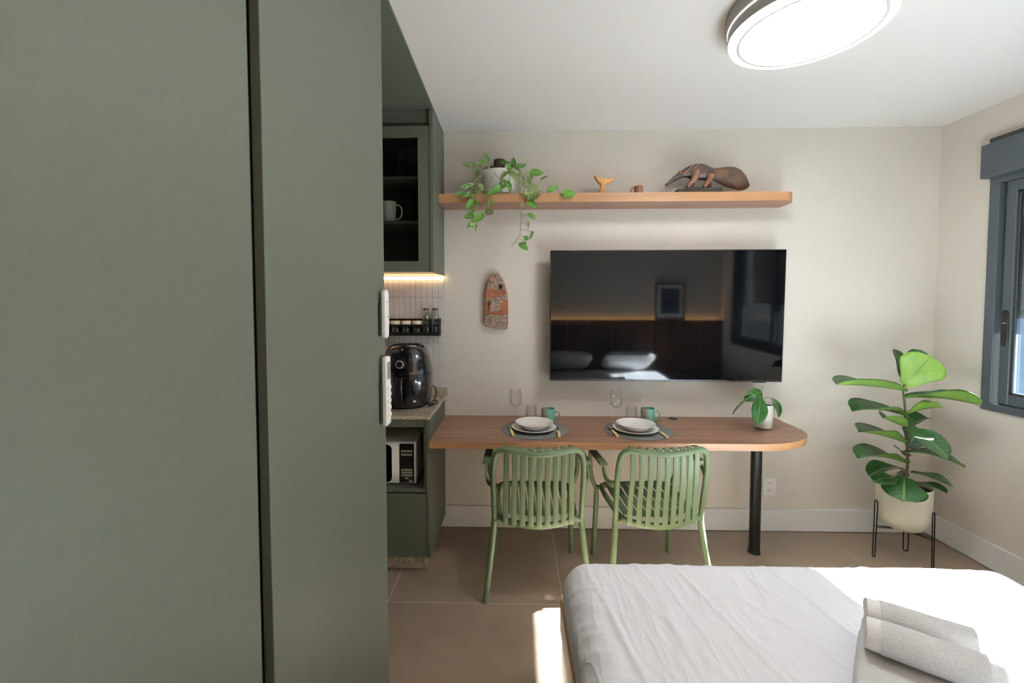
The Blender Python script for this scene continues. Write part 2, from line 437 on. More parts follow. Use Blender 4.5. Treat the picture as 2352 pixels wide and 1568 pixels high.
def leaf_bm(B, T, W, N, shape='heart', arch=0.0, fold=0.0, wave=0.0, nl=10, nw=6, thick=0.0007, seed=0, droop=0.0):
    """two-sided leaf blade with real thickness: material 0 on its upper face, 1 on its lower"""
    B, T, N = Vector(B), Vector(T), Vector(N)
    ax = T - B; Ln = ax.length; ax.normalize()
    side = ax.cross(N); side = side.normalized() if side.length > 1e-5 else ax.orthogonal().normalized()
    nn = side.cross(ax).normalized()
    if nn.dot(N) < 0: nn = -nn
    def prof(t):
        if shape == 'heart': v = (max(t, 0) ** 0.34) * (max(1 - t, 0) ** 0.72) / 0.590
        elif shape == 'fiddle':
            v = 0.30 + 0.70 * min(1, max(0, (t - 0.05) / 0.55)) ** 1.1
            if t > 0.62: v *= math.sqrt(max(0, 1 - ((t - 0.62) / 0.38) ** 2.4))
            v *= min(1, t / 0.05) ** 0.5
        else: v = max(0, math.sin(PI * min(1, t ** 0.95))) ** 0.62
        return v
    bm = bmesh.new(); uvl = bm.loops.layers.uv.new('UVMap')
    top, bot, uvs = {}, {}, {}
    for i in range(nl + 1):
        t = i / nl; hw = max(prof(t) * W / 2, 0.0006)
        for j in range(nw + 1):
            s = -1 + 2 * j / nw
            ph = seed * 1.7
            off = arch * Ln * 4 * t * (1 - t) - droop * Ln * t * t + fold * hw * abs(s) + wave * W * (abs(s) ** 1.5) * math.sin(t * 9 + ph + (2.0 if s > 0 else 0))
            back = -0.26 * W * (abs(s) ** 1.3) * (1 - t) ** 3 if shape == 'heart' else 0
            p = B + ax * (Ln * t + back) + side * (hw * s) + nn * off
            top[i, j] = bm.verts.new(p); bot[i, j] = bm.verts.new(p - nn * thick); uvs[i, j] = (j / nw, t)
    def quad(a, mi, keys):
        try: f = bm.faces.new(a)
        except ValueError: return
        f.material_index = mi; f.smooth = True
        for l, k in zip(f.loops, keys): l[uvl].uv = uvs[k]
    for i in range(nl):
        for j in range(nw):
            ks = [(i, j), (i, j + 1), (i + 1, j + 1), (i + 1, j)]
            quad([top[k] for k in ks], 0, ks); quad([bot[k] for k in ks[::-1]], 1, ks[::-1])
    for i in range(nl):
        for j in (0, nw):
            ks = [(i, j), (i + 1, j)]
            f = [top[ks[0]], top[ks[1]], bot[ks[1]], bot[ks[0]]]
            quad(f if j == nw else f[::-1], 0, [ks[0], ks[1], ks[1], ks[0]])
    for i in (0, nl):
        for j in range(nw):
            ks = [(i, j), (i, j + 1)]
            f = [top[ks[0]], top[ks[1]], bot[ks[1]], bot[ks[0]]]
            quad(f if i == nl else f[::-1], 0, [ks[0], ks[1], ks[1], ks[0]])
    return bm
def leafobj(name, bm, mats, parent):
    me = bpy.data.meshes.new(name)
    if parent.get('world_built'): bmesh.ops.translate(bm, verts=bm.verts, vec=-parent_loc(parent))
    bm.to_mesh(me); bm.free()
    for m in mats: me.materials.append(MATS[m])
    o = bpy.data.objects.new(name, me); C.objects.link(o); o.parent = parent; return o

# ================================================================== THE ROOM
# floor: slab with separate 90 cm tiles
fl = struct('floor', box(X_LEFT, X_RIGHT, Y_REAR, Y_BACK, -0.08, -0.001), 'grout_floor', 'taupe porcelain tile floor with thin pale joints')
xl = [X_LEFT, -0.6492, 0.2508, 1.1508, 2.0508, X_RIGHT]
yl = [Y_REAR, 0.3583, 1.2583, 2.1583, Y_BACK]
for i in range(5):
    for j in range(4):
        g = 0.0021
        b = box(xl[i] + (g if i else 0), xl[i + 1] - (g if i < 4 else 0), yl[j] + (g if j else 0), yl[j + 1] - (g if j < 3 else 0), -0.012, 0.0, 0.0006, 1)
        obj('floor_tile', b, 'floor_tile', fl)
struct('ceiling', box(X_LEFT - 0.1, X_RIGHT + 0.22, Y_REAR - 0.1, Y_BACK + 0.1, Z_CEIL, Z_CEIL + 0.1), 'ceiling', 'plain white painted ceiling')
struct('wall_back', box(X_LEFT - 0.1, X_RIGHT + 0.22, Y_BACK, Y_BACK + 0.1, -0.08, Z_CEIL), 'wall', 'warm greige wall behind the television')
struct('wall_rear', box(X_LEFT - 0.1, X_RIGHT + 0.22, Y_REAR - 0.1, Y_REAR, -0.08, Z_CEIL), 'wall', 'greige wall behind the headboard')
struct('wall_left', box(X_LEFT - 0.1, X_LEFT, Y_REAR, Y_BACK, -0.08, Z_CEIL), 'wall', 'greige wall behind the wardrobe')
WY0, WY1, WZ0, WZ1 = -0.10, 2.575, 0.95, 2.42
b = bmesh.new()
for a in ((Y_REAR, WY0, -0.08, Z_CEIL), (WY1, Y_BACK, -0.08, Z_CEIL), (WY0, WY1, -0.08, WZ0), (WY0, WY1, WZ1, Z_CEIL)):
    box(X_RIGHT, X_RIGHT + 0.10, a[0], a[1], a[2], a[3], bm=b)
struct('wall_right', b, 'wall', 'greige wall with the wide dark window')
struct('baseboard_back', box(X_CAB - 0.04, X_RIGHT - 0.016, Y_BACK - 0.016, Y_BACK, 0.003, 0.15, 0.002, 1), 'white_trim', 'tall white baseboard under the television wall')
struct('baseboard_right', box(X_RIGHT - 0.016, X_RIGHT, Y_REAR, Y_BACK, 0.003, 0.15, 0.002, 1), 'white_trim', 'tall white baseboard along the window wall')

# ------------------------------------------------------------------ window in the right wall
win = bpy.data.objects.new('window_1', None); C.objects.link(win); win.location = (X_RIGHT, 1.237, 0.91); win['world_built'] = 1
win['kind'] = 'structure'; win['label'] = 'wide anthracite sliding window with a half lowered roller shutter'
FY0, FY1, FZ0, FZ1 = -0.14, 2.615, 0.911, 2.26
xf = X_RIGHT - 0.012
b = bmesh.new()
for a in ((FY0, FY0 + 0.046, FZ0 + 0.042, FZ1 - 0.05), (FY1 - 0.053, FY1, FZ0 + 0.042, FZ1 - 0.05), (FY0, FY1, FZ0, FZ0 + 0.042), (FY0, FY1, FZ1 - 0.05, FZ1)):
    box(xf, X_RIGHT + 0.112, a[0], a[1], a[2], a[3], 0.002, 1, bm=b)
obj('window_frame', b, 'anthracite', win)
def sash(y0, y1, x0, x1, z0, z1, st0, st1, rb, rt):
    m = obj('sash', box(x0, x1, y1 - st1, y1, z0, z1, 0.003, 1), 'anthracite', win)
    subpart('stile', box(x0, x1, y0, y0 + st0, z0, z1, 0.003, 1), 'anthracite', m)
    subpart('rail', box(x0, x1, y0 + st0, y1 - st1, z0, z0 + rb, 0.003, 1), 'anthracite', m)
    subpart('rail', box(x0, x1, y0 + st0, y1 - st1, z1 - rt, z1, 0.003, 1), 'anthracite', m)
    xm = (x0 + x1) / 2
    subpart('pane', box(xm - 0.004, xm + 0.004, y0 + st0 - 0.004, y1 - st1 + 0.004, z0 + rb - 0.004, z1 - rt + 0.004), 'window_glass', m)
    b = bmesh.new()
    for a in ((y1 - st1 - 0.014, y1 - st1, z0 + rb, z1 - rt), (y0 + st0, y0 + st0 + 0.014, z0 + rb, z1 - rt), (y0 + st0, y1 - st1, z0 + rb, z0 + rb + 0.012), (y0 + st0, y1 - st1, z1 - rt - 0.012, z1 - rt)):
        box(x0 + 0.008, xm - 0.004, a[0], a[1], a[2], a[3], 0.002, 1, bm=b)
    subpart('glazing_bead', b, 'anthracite_dark', m)
    return m
s1 = sash(0.70, 2.548, X_RIGHT + 0.012, X_RIGHT + 0.048, 0.9535, 2.2095, 0.055, 0.052, 0.064, 0.06)
s2 = sash(-0.09, 0.76, X_RIGHT + 0.062, X_RIGHT + 0.098, 0.9535, 2.2095, 0.052, 0.055, 0.064, 0.06)
b = prism(rrect(2.505, 2.541, 1.285, 1.49, 0.0175), X_RIGHT + 0.006, X_RIGHT + 0.0125, 'x', 0.002, 1)
h = obj('pull_handle', b, 'black', win, True)
subpart('thumb_recess', prism(rrect(2.513, 2.533, 1.34, 1.40, 0.008), X_RIGHT + 0.003, X_RIGHT + 0.0065, 'x'), 'black_matte', h)
subpart('latch_mark', box(X_RIGHT + 0.0045, X_RIGHT + 0.0062, 2.514, 2.532, 1.414, 1.419), 'mark_silver', h)
for zz in (1.475, 1.30):
    subpart('screw', move(rot(lathe([(0, 0), (0.004, 0), (0.004, 0.002), (0, 0.002)], 10), -PI / 2, 'Y'), (X_RIGHT + 0.0062, 2.523, zz)), 'anthracite_dark', h)
# shutter box above and the lowered shutter outside
b = box(X_RIGHT - 0.055, X_RIGHT + 0.03, FY0 - 0.02, 2.632, 2.243, 2.436, 0.008, 3)
bx = obj('shutter_box', b, 'anthracite', win, True)
subpart('box_top_cover', box(X_RIGHT - 0.028, X_RIGHT + 0.02, FY0 + 0.02, 2.612, 2.436, 2.468, 0.003, 1), 'anthracite_dark', bx)
z = 2.42
while z > 1.44:
    b = bmesh.new()
    prof = [(0, 0.0), (0.004, 0.004), (0.009, 0.022), (0.009, 0.030), (0.004, 0.046), (0, 0.049)]
    pts = [(X_RIGHT + 0.182 - a, z - 0.049 + c) for a, c in prof] + [(X_RIGHT + 0.186, z), (X_RIGHT + 0.186, z - 0.049)]
    bb = bmesh.new()
    v0 = [bb.verts.new((p[0], -0.10, p[1])) for p in pts]; v1 = [bb.verts.new((p[0], 2.78, p[1])) for p in pts]
    bb.faces.new(v0); bb.faces.new(v1)
    for k in range(len(pts)): bb.faces.new((v0[k], v0[(k + 1) % len(pts)], v1[(k + 1) % len(pts)], v1[k]))
    obj('shutter_slat', bb, 'anthracite', win); z -= 0.0491
# outside: a blue grey clad return of the facade beside the opening
fin = bpy.data.objects.new('wall_outside', None); C.objects.link(fin); fin.location = (3.6, 2.85, -0.2); fin['world_built'] = 1
fin['kind'] = 'structure'; fin['label'] = 'blue grey panelled facade outside the window glass'
for k in range(4):
    obj('cladding_panel', box(2.99 + k * 0.33, 2.99 + k * 0.33 + 0.324, 2.80, 2.83, -0.2, 3.2, 0.002, 1), 'fin_blue', fin)
obj('backing', box(2.98, 4.32, 2.832, 2.90, -0.2, 3.2), 'anthracite_dark', fin)

# ------------------------------------------------------------------ wardrobe on the left
wd = thing('wardrobe', 'tall grey green wardrobe with flush doors filling the left side', 'wardrobe', (-0.9, 0.55, 0))
obj('carcass', box(X_LEFT + 0.002, X_CAB - 0.024, Y_REAR + 0.002, 1.545, 0.0, Z_CEIL - 0.002), 'dark_gap', wd)
obj('end_panel', box(X_LEFT + 0.002, X_CAB - 0.002, 1.547, 1.566, 0.0, Z_CEIL - 0.002, 0.001, 1), 'green', wd)
obj('door', box(X_CAB - 0.02, X_CAB, Y_REAR + 0.002, 0.774, 0.06, Z_CEIL - 0.004, 0.0012, 1), 'green', wd)
obj('door', box(X_CAB - 0.02, X_CAB, 0.813, 1.5655, 0.06, Z_CEIL - 0.004, 0.0012, 1), 'green', wd)
obj('plinth', box(X_CAB - 0.06, X_CAB - 0.02, Y_REAR + 0.002, 1.546, 0.0, 0.058), 'green', wd)
b = tube([(X_CAB - 0.0235, 0.783 + 0.010 * math.sin(2 * PI * k / 20), 1.372 + 0.010 * math.cos(2 * PI * k / 20)) for k in range(20)], 0.0012, 6, closed=True)
obj('lock_ring', b, 'grey_metal', wd, True)

# ------------------------------------------------------------------ kitchen nook: soffit, backsplash, cabinets
tr = struct('trim_1', box(X_LEFT, X_CAB, 1.568, Y_BACK, Z_CEIL - 0.014, Z_CEIL - 0.001), 'green', 'grey green panel lining the ceiling above the kitchen nook')
bs = struct('wall_backsplash', box(X_LEFT, X_CAB - 0.004, Y_BACK - 0.004, Y_BACK - 0.0005, 0.93, 1.715), 'grout', 'white finger tile backsplash in the kitchen nook')
tm = None
for i in range(22):
    for j in range(6):
        x1 = X_CAB - 0.005 - i * 0.038; z0 = 0.9475 + j * 0.1525 - 0.14
        lo, hi = max(z0 + 0.0008, 0.905), min(z0 + 0.1525 - 0.0008, 1.714)
        if tm is None or hi - lo < 0.15:
            b = box(-0.0182, 0.0182, -0.0035, 0.0, lo, hi, 0.0012, 1)
            o = obj('tile', b, 'tile_white', bs)
            if hi - lo > 0.15 and tm is None: tm = (o, lo)
            o.location = (x1 - 0.019, Y_BACK - 0.004, 0)
        else:
            o = tm[0].copy(); C.objects.link(o); o.parent = bs; o.location = (x1 - 0.019, Y_BACK - 0.004, lo - tm[1])

up = thing('wall_cabinet', 'tall green wall cabinet with a glazed door above the counter', 'cabinet', (-0.89, 2.72, 1.713))
UY = 2.530
obj('side_panel', box(X_CAB - 0.020, X_CAB, UY, Y_BACK, 1.713, Z_CEIL - 0.014, 0.0008, 1), 'green', up)
obj('side_panel', box(X_LEFT, X_LEFT + 0.02, UY, Y_BACK, 1.713, Z_CEIL - 0.014), 'green', up)
obj('back_panel', box(X_LEFT + 0.02, X_CAB - 0.02, Y_BACK - 0.02, Y_BACK - 0.005, 1.73, Z_CEIL - 0.014), 'green_inside_shaded', up)
obj('bottom_panel', box(X_LEFT + 0.02, X_CAB - 0.02, UY + 0.024, Y_BACK - 0.005, 1.716, 1.734), 'oak_edge', up)
obj('top_panel', box(X_LEFT + 0.02, X_CAB - 0.02, UY + 0.03, Y_BACK - 0.02, 2.56, 2.578), 'green_inside_shaded', up)
obj('filler_strip', box(X_LEFT + 0.02, X_CAB - 0.024, UY + 0.03, UY + 0.048, 2.578, Z_CEIL - 0.016), 'green', up)
obj('shelf', box(X_LEFT + 0.02, X_CAB - 0.02, UY + 0.04, Y_BACK - 0.02, 2.256, 2.274, 0.001, 1), 'green', up)
obj('shelf', box(X_LEFT + 0.02, X_CAB - 0.02, UY + 0.04, Y_BACK - 0.02, 1.998, 2.016, 0.001, 1), 'green', up)
for (x0, x1) in ((-0.905, X_CAB - 0.024), (X_LEFT + 0.022, -0.909)):
    b = bmesh.new(); s = 0.063
    for a in ((x0, x0 + s, 1.713, 2.548), (x1 - s, x1, 1.713, 2.548), (x0 + s, x1 - s, 1.713, 1.775), (x0 + s, x1 - s, 2.484, 2.548)):
        box(a[0], a[1], UY, UY + 0.02, a[2], a[3], bm=b)
    d = obj('door', b, 'green', up)
    subpart('pane', box(x0 + s - 0.004, x1 - s + 0.004, UY + 0.008, UY + 0.013, 1.772, 2.487), 'cabinet_glass', d)
led = thing('under_cabinet_light', 'thin glowing warm light strip under the wall cabinet', 'strip light', (-0.89, 2.907, 1.69))
obj('profile', box(X_LEFT + 0.002, X_CAB - 0.002, 2.912, 2.9185, 1.688, 1.712), 'white_plastic', led)
obj('diffuser', box(X_LEFT + 0.004, X_CAB - 0.001, 2.902, 2.912, 1.690, 1.710, 0.002, 1), 'led_warm', led)

lo = thing('base_cabinet', 'green base cabinet with an open microwave niche and drawer', 'cabinet', (-0.89, 2.65, 0))
LY = 2.380
obj('side_panel', box(X_CAB - 0.020, X_CAB, LY, Y_BACK - 0.017, 0.0975, 0.884, 0.0008, 1), 'green', lo)
obj('side_panel', box(X_LEFT, X_LEFT + 0.02, LY, Y_BACK - 0.017, 0.0975, 0.884), 'green', lo)
obj('rail', box(X_LEFT + 0.02, X_CAB - 0.023, LY + 0.012, LY + 0.032, 0.838, 0.884, 0.0006, 1), 'green', lo)
b = bmesh.new()
box(X_LEFT + 0.02, X_CAB - 0.0205, LY + 0.008, Y_BACK - 0.02, 0.470, 0.488, bm=b)
obj('niche_floor', b, 'green', lo)
obj('niche_side', box(X_CAB - 0.036, X_CAB - 0.0205, LY + 0.010, Y_BACK - 0.03, 0.488, 0.838), 'green', lo)
obj('niche_back', box(X_LEFT + 0.02, X_CAB - 0.036, Y_BACK - 0.04, Y_BACK - 0.022, 0.488, 0.838), 'green_inside_shaded', lo)
obj('drawer_front', box(X_LEFT + 0.022, X_CAB - 0.024, LY + 0.001, LY + 0.02, 0.103, 0.463, 0.0008, 1), 'green', lo)
obj('body', box(X_LEFT + 0.02, X_CAB - 0.021, LY + 0.024, Y_BACK - 0.02, 0.10, 0.468), 'green_inside_shaded', lo)
obj('plinth', box(X_LEFT + 0.002, X_CAB - 0.036, LY + 0.062, Y_BACK - 0.02, 0.0, 0.0965, 0.001, 1), 'granite', lo)

ct = thing('countertop', 'speckled beige stone countertop with a low upstand', 'countertop', (-0.89, 2.65, 0.885))
obj('slab', box(X_LEFT, X_CAB + 0.004, LY - 0.004, Y_BACK - 0.0045, 0.885, 0.905, 0.002, 1), 'granite', ct)
obj('upstand', box(X_LEFT, X_CAB + 0.018, Y_BACK - 0.026, Y_BACK - 0.0085, 0.9055, 0.963, 0.002, 1), 'granite', ct)

# ------------------------------------------------------------------ table and shelf
TY, TX1, TZ = 2.355, 1.727, 0.7695
def rounded_board(x0, x1, y0, y1, r, n=14, ry=None):
    ry = ry or r
    pts = [(x0, y1), (x0, y0)]
    for k in range(n + 1):
        a = -PI / 2 + PI / 2 * k / n
        pts.append((x1 - r + r * math.cos(a), y0 + ry + ry * math.sin(a)))
    pts.append((x1, y1)); return pts
def edge_band(pts, z0, z1, t, skip=1):
    """thin band around the front and right edges of a board outline"""
    bm = bmesh.new(); P = [Vector((a, b)) for a, b in pts]
    ring = []
    for i in range(skip, len(P)):
        d0 = (P[i] - P[i - 1]) if i > skip else (P[i + 1] - P[i]); d1 = (P[i + 1] - P[i]) if i < len(P) - 1 else d0
        d = (d0.normalized() + d1.normalized()).normalized(); n = Vector((d.y, -d.x))
        ring.append((P[i], P[i] + n * t))
    vs = [[bm.verts.new((q.x, q.y, z)) for q in pr for z in (z0, z1)] for pr in ring]
    for A, B in zip(vs, vs[1:]):
        for a, c in ((0, 1), (1, 3), (3, 2), (2, 0)): bm.faces.new((A[a], A[c], B[c], B[a]))
    for V in (vs[0], vs[-1]): bm.faces.new((V[0], V[1], V[3], V[2]))
    return bm
tb = thing('dining_table', 'long wall mounted wooden table with rounded corner and black post leg', 'table', (0.63, 2.64, 0))
op = rounded_board(X_CAB + 0.001, TX1 - 0.0015, TY + 0.0015, Y_BACK - 0.001, 0.40, ry=0.30)
obj('tabletop', prism(op, TZ - 0.038, TZ), 'table_top', tb)
obj('edge_band', edge_band(op, TZ - 0.038, TZ, 0.0015), 'oak_edge', tb, True)
lg = obj('leg', lathe([(0, 0.012), (0.031, 0.012), (0.031, TZ - 0.039), (0, TZ - 0.039)], 36, 1.472, 2.655), 'black_metal', tb, True)
subpart('foot', lathe([(0, 0), (0.034, 0), (0.034, 0.012), (0.031, 0.014), (0, 0.014)], 36, 1.472, 2.655), 'black_matte', lg, True)
g = tag(obj('cable_grommet', lathe([(0, 0.0), (0.029, 0.0), (0.029, 0.002), (0.026, 0.0035), (0.020, 0.003), (0, 0.003)], 28, 1.043, 2.872, TZ), 'black_matte', smooth=True),
        'round black cable grommet set in the table near the wall', 'grommet')
sh = thing('wall_shelf', 'long floating wooden shelf with rounded end above the television', 'shelf', (0.63, 2.82, 2.15))
SY, SZ0, SZ1 = 2.713, 2.152, 2.207
op2 = rounded_board(X_CAB + 0.001, 1.7255, SY + 0.0015, Y_BACK - 0.001, 0.10)
obj('board', prism(op2, SZ0, SZ1), 'table_top', sh)
obj('edge_band', edge_band(op2, SZ0, SZ1, 0.0015), 'oak_edge', sh, True)

# ------------------------------------------------------------------ television
tv = thing('television', 'large black flat television mounted on the wall', 'television', (0.965, 2.88, 1.03), world=False)
L0, L1, H1 = -0.736, 0.736, 0.838
obj('back_shell', box(L0 + 0.03, L1 - 0.03, -0.045, -0.006, 0.06, H1 - 0.05, 0.012, 2), 'black_matte', tv)
obj('bezel', box(L0, L1, -0.074, -0.045, 0.0, H1, 0.002, 1), 'black', tv)
obj('screen', box(L0 + 0.006, L1 - 0.006, -0.0752, -0.0742, 0.012, H1 - 0.006), 'screen_black', tv)
obj('sensor_housing', box(0.56, 0.64, -0.070, -0.052, -0.006, 0.0), 'black', tv)
tv.rotation_euler = (math.radians(1.0), 0, math.radians(-0.6))

# ------------------------------------------------------------------ wall socket
so = thing('wall_socket', 'white double wall socket plate under the table', 'socket', (1.708, 2.92, 0.24))
obj('plate', prism(rrect(1.667, 1.749, 0.24, 0.36, 0.004), 2.915, 2.9235, 'y', 0.002, 2), 'white_plastic', so, True)
for zz in (0.328, 0.278):
    hexa = [(1.690, zz - 0.011), (1.722, zz - 0.011), (1.734, zz), (1.722, zz + 0.011), (1.690, zz + 0.011)]
    ou = obj('outlet', prism(hexa, 2.9125, 2.9155, 'y', 0.001, 1), 'white_plastic', so)
    for dx, dz in ((-0.012, -0.001), (0.0, 0.0035), (0.012, -0.001)):
        b = move(rot(lathe([(0, 0), (0.0026, 0), (0.0026, 0.001), (0, 0.001)], 10), PI / 2, 'X'), (1.709 + dx, 2.9127, zz + dz))
        subpart('pin_hole', b, 'black_matte', ou)

# ------------------------------------------------------------------ ceiling lamp
la = thing('ceiling_lamp', 'round flush ceiling lamp with grey drum and glowing disc', 'lamp', (1.112, 1.732, 2.55))
lx, ly = 1.112, 1.732
obj('drum', lathe([(0.0, 2.662), (0.280, 2.662), (0.279, 2.614), (0.274, 2.6115), (0.0, 2.6115)], 72, lx, ly), 'grey_metal', la, True)
obj('light_slit', lathe([(0.0, 2.611), (0.2728, 2.611), (0.2728, 2.6075), (0.0, 2.6075)], 72, lx, ly), 'lamp_ring_glow', la, True)
obj('lower_drum', lathe([(0.0, 2.607), (0.2705, 2.607), (0.2705, 2.567), (0.0, 2.567)], 72, lx, ly), 'grey_metal', la, True)
obj('outer_ring', lathe([(0.2685, 2.5665), (0.2655, 2.558), (0.2378, 2.557), (0.2378, 2.5665)], 72, lx, ly, closed=True), 'lamp_ring_glow', la, True)
obj('grey_ring', lathe([(0.2375, 2.566), (0.2375, 2.5535), (0.237, 2.553), (0.2275, 2.553), (0.227, 2.5535), (0.227, 2.566)], 72, lx, ly, closed=True), 'lamp_ring_grey', la, True)
obj('diffuser', lathe([(0.0, 2.5575), (0.2266, 2.5575), (0.2266, 2.5655), (0, 2.5655)], 72, lx, ly), 'lamp_glow', la, True)

# ================================================================== BED
BX0, BX1, BYF, BYH, BZ = 0.196, 1.868, 1.702, -0.335, 0.529
bed = thing('bed', 'wide bed with white fitted sheet and light wooden side frame', 'bed', ((BX0 + BX1) / 2, 0.69, 0))
def mattress():
    U, V = (BX1 - BX0) / 2, (BYF - BYH) / 2; cx, cy = (BX0 + BX1) / 2, (BYF + BYH) / 2
    r = 0.085; iu, iv = U - r, V - r; drop = 0.17; smax = r * PI / 2 + drop
    rng = random.Random(3)
    ridges = []
    for a, c in (((0.27, 1.62), (0.36, 1.05)), ((0.36, 1.05), (0.45, 0.6)), ((0.60, 1.66), (0.70, 1.2)), ((0.70, 1.2), (0.82, 0.7)), ((0.95, 1.66), (1.02, 1.30)), ((1.02, 1.30), (1.12, 0.9))):
        ridges.append((Vector(a), Vector(c), 0.0055, 0.0075))
    for k in range(70):                                   # wrinkles pulled diagonally from the far left corner
        a = Vector((rng.uniform(0.25, 1.7), rng.uniform(0.5, 1.64))); ang = rng.gauss(math.radians(-52), 0.30); L = rng.uniform(0.10, 0.42)
        d = Vector((math.cos(ang), math.sin(ang))) * L
        ridges.append((a, a + d, rng.uniform(0.0012, 0.0042), rng.uniform(0.006, 0.014)))
    for k in range(34):                                   # gathers over the left edge and the foot
        yy = rng.uniform(0.6, 1.6); ridges.append((Vector((0.16, yy)), Vector((0.16 + rng.uniform(0.08, 0.22), yy + rng.uniform(-0.15, 0.04))), rng.uniform(0.0015, 0.0042), rng.uniform(0.008, 0.016)))
    for k in range(16):
        xx = rng.uniform(0.3, 1.8); ridges.append((Vector((xx, 1.75)), Vector((xx + rng.uniform(-0.05, 0.08), 1.75 - rng.uniform(0.08, 0.2))), rng.uniform(0.001, 0.003), rng.uniform(0.008, 0.016)))
    def relief_grid(X, Y):
        h = np.zeros_like(X)
        for a, c, hh, ww in ridges:
            d = c - a; l2 = d.length_squared; qx, qy = X - a.x, Y - a.y
            t = (qx * d.x + qy * d.y) / l2; dist = np.hypot(qx - t * d.x, qy - t * d.y)
            h += hh * np.exp(-(dist / ww) ** 2) * np.clip(np.minimum((t + 0.1) / 0.25, (1.1 - t) / 0.25), 0, 1)
        return h
    bm = bmesh.new(); st = 0.0072
    nu, nv = int((iu + smax) / st), int((iv + smax) / st); grid = {}
    step_u, step_v = (iu + smax) / nu, (iv + smax) / nv
    gx, gy = np.meshgrid(cx + np.arange(-nu, nu + 1) * step_u, cy + np.arange(-nv, nv + 1) * step_v, indexing='ij')
    RG = relief_grid(gx, gy)
    for i in range(-nu, nu + 1):
        for j in range(-nv, nv + 1):
            u, v = i * step_u, j * step_v
            dx, dy = max(abs(u) - iu, 0), max(abs(v) - iv, 0); s = math.hypot(dx, dy)
            if s > smax + 0.012: continue
            bx_, by_ = max(-iu, min(iu, u)), max(-iv, min(iv, v))
            if s == 0: p = Vector((bx_, by_, 0)); n = Vector((0, 0, 1))
            else:
                ux, uy = math.copysign(dx / s, u), math.copysign(dy / s, v)
                th = min(s / r, PI / 2); off = r * math.sin(th); dn = r * (1 - math.cos(th)) + max(0, s - r * PI / 2)
                bul = 0.012 * math.sin(min(1, max(0, s - r) / drop) * PI)
                p = Vector((bx_ + ux * (off + bul), by_ + uy * (off + bul), -dn)); n = Vector((ux * math.sin(th), uy * math.sin(th), math.cos(th)))
            q = p + Vector((cx, cy, BZ)); 
            grid[i, j] = bm.verts.new(q + n * (RG[i + nu, j + nv] + 0.004 * noise.noise(((cx + u) * 3, (cy + v) * 3, 1.0)) + 0.0018 * noise.noise(((cx + u) * 11, (cy + v) * 7, 4.0))))
    for (i, j), v in list(grid.items()):
        k = [(i, j), (i + 1, j), (i + 1, j + 1), (i, j + 1)]
        if all(q in grid for q in k): bm.faces.new([grid[q] for q in k])
    for f in bm.faces: f.smooth = True
    return bm
obj('mattress', mattress(), 'sheet', bed, True, sharp=180)
# wooden frame: stacked boards at the side and foot
for z0, z1, ins in ((0.215, 0.338, 0.0), (0.03, 0.210, 0.006)):
    fr = obj('side_board', box(BX0 - 0.012 + ins, BX0 + 0.02, BYH, BYF + 0.006 - ins, z0, z1, 0.002, 1), 'bed_wood', bed)
    obj('side_board', box(BX1 - 0.02, BX1 + 0.012 - ins, BYH, BYF + 0.006 - ins, z0, z1, 0.002, 1), 'bed_wood', bed)
    obj('foot_board', box(BX0 + 0.02, BX1 - 0.02, BYF - 0.026, BYF + 0.006 - ins, z0, z1, 0.002, 1), 'bed_wood', bed)
obj('base', box(BX0 + 0.022, BX1 - 0.022, BYH, BYF - 0.028, 0.0, 0.336), 'frame_wood', bed)
# what the television mirrors: headboard, pillows, picture
hb = thing('headboard', 'dark wooden headboard panel across the rear wall', 'headboard', (1.4, -0.41, 0))
for k in range(9):
    x0 = 0.06 + k * 0.298
    obj('panel_board', box(x0, x0 + 0.295, Y_REAR + 0.042, Y_REAR + 0.075, 0.0, 1.20, 0.002, 1), 'headboard_wood', hb)
obj('light_strip', box(0.08, 2.70, Y_REAR + 0.008, Y_REAR + 0.034, 1.140, 1.150), 'led_headboard', hb)
def pillow(x, y, z, lab):
    bm = bmesh.new(); n = 16; g = {}
    for sgn in (1, -1):
        for i in range(n + 1):
            for j in range(n + 1):
                u, v = -1 + 2 * i / n, -1 + 2 * j / n
                h = (max(0, (1 - u ** 4)) * max(0, (1 - v ** 4))) ** 0.55 * 0.085
                key = (i, j, sgn if 0 < i < n and 0 < j < n else 0)
                if key not in g: g[key] = bm.verts.new((u * 0.33 * (1 - 0.05 * v * v), v * 0.22 * (1 - 0.05 * u * u), sgn * h * (1 + .12 * noise.noise((u * 2, v * 2, x)))))
    def K(i, j, s): return g[(i, j, s if 0 < i < n and 0 < j < n else 0)]
    for s in (1, -1):
        for i in range(n):
            for j in range(n):
                q = [K(i, j, s), K(i + 1, j, s), K(i + 1, j + 1, s), K(i, j + 1, s)]
                try: bm.faces.new(q)
                except ValueError: pass
    rot(bm, math.radians(28), 'X'); move(bm, (x, y, z))
    tag(obj('pillow', bm, 'sheet_pillow', smooth=True), lab, 'pillow', 'bed pillows')
pillow(0.62, -0.14, BZ + 0.145, 'white pillow at the bed head nearer the wardrobe')
pillow(1.42, -0.14, BZ + 0.145, 'white pillow at the bed head nearer the window')
pf = thing('picture_frame', 'wooden picture frame leaning on the headboard', 'picture', (2.04, -0.40, 1.21))
b = bmesh.new()
for a in ((1.84, 1.865, 1.2005, 1.70), (2.215, 2.24, 1.2005, 1.70), (1.865, 2.215, 1.2005, 1.228), (1.865, 2.215, 1.675, 1.70)): box(a[0], a[1], -0.407, -0.382, a[2], a[3], bm=b)
obj('frame', b, 'frame_wood', pf)
obj('mount', box(1.865, 2.215, -0.400, -0.394, 1.228, 1.675), 'white_trim', pf)
obj('print', box(1.915, 2.165, -0.3939, -0.392, 1.285, 1.625), 'print_blue', pf)

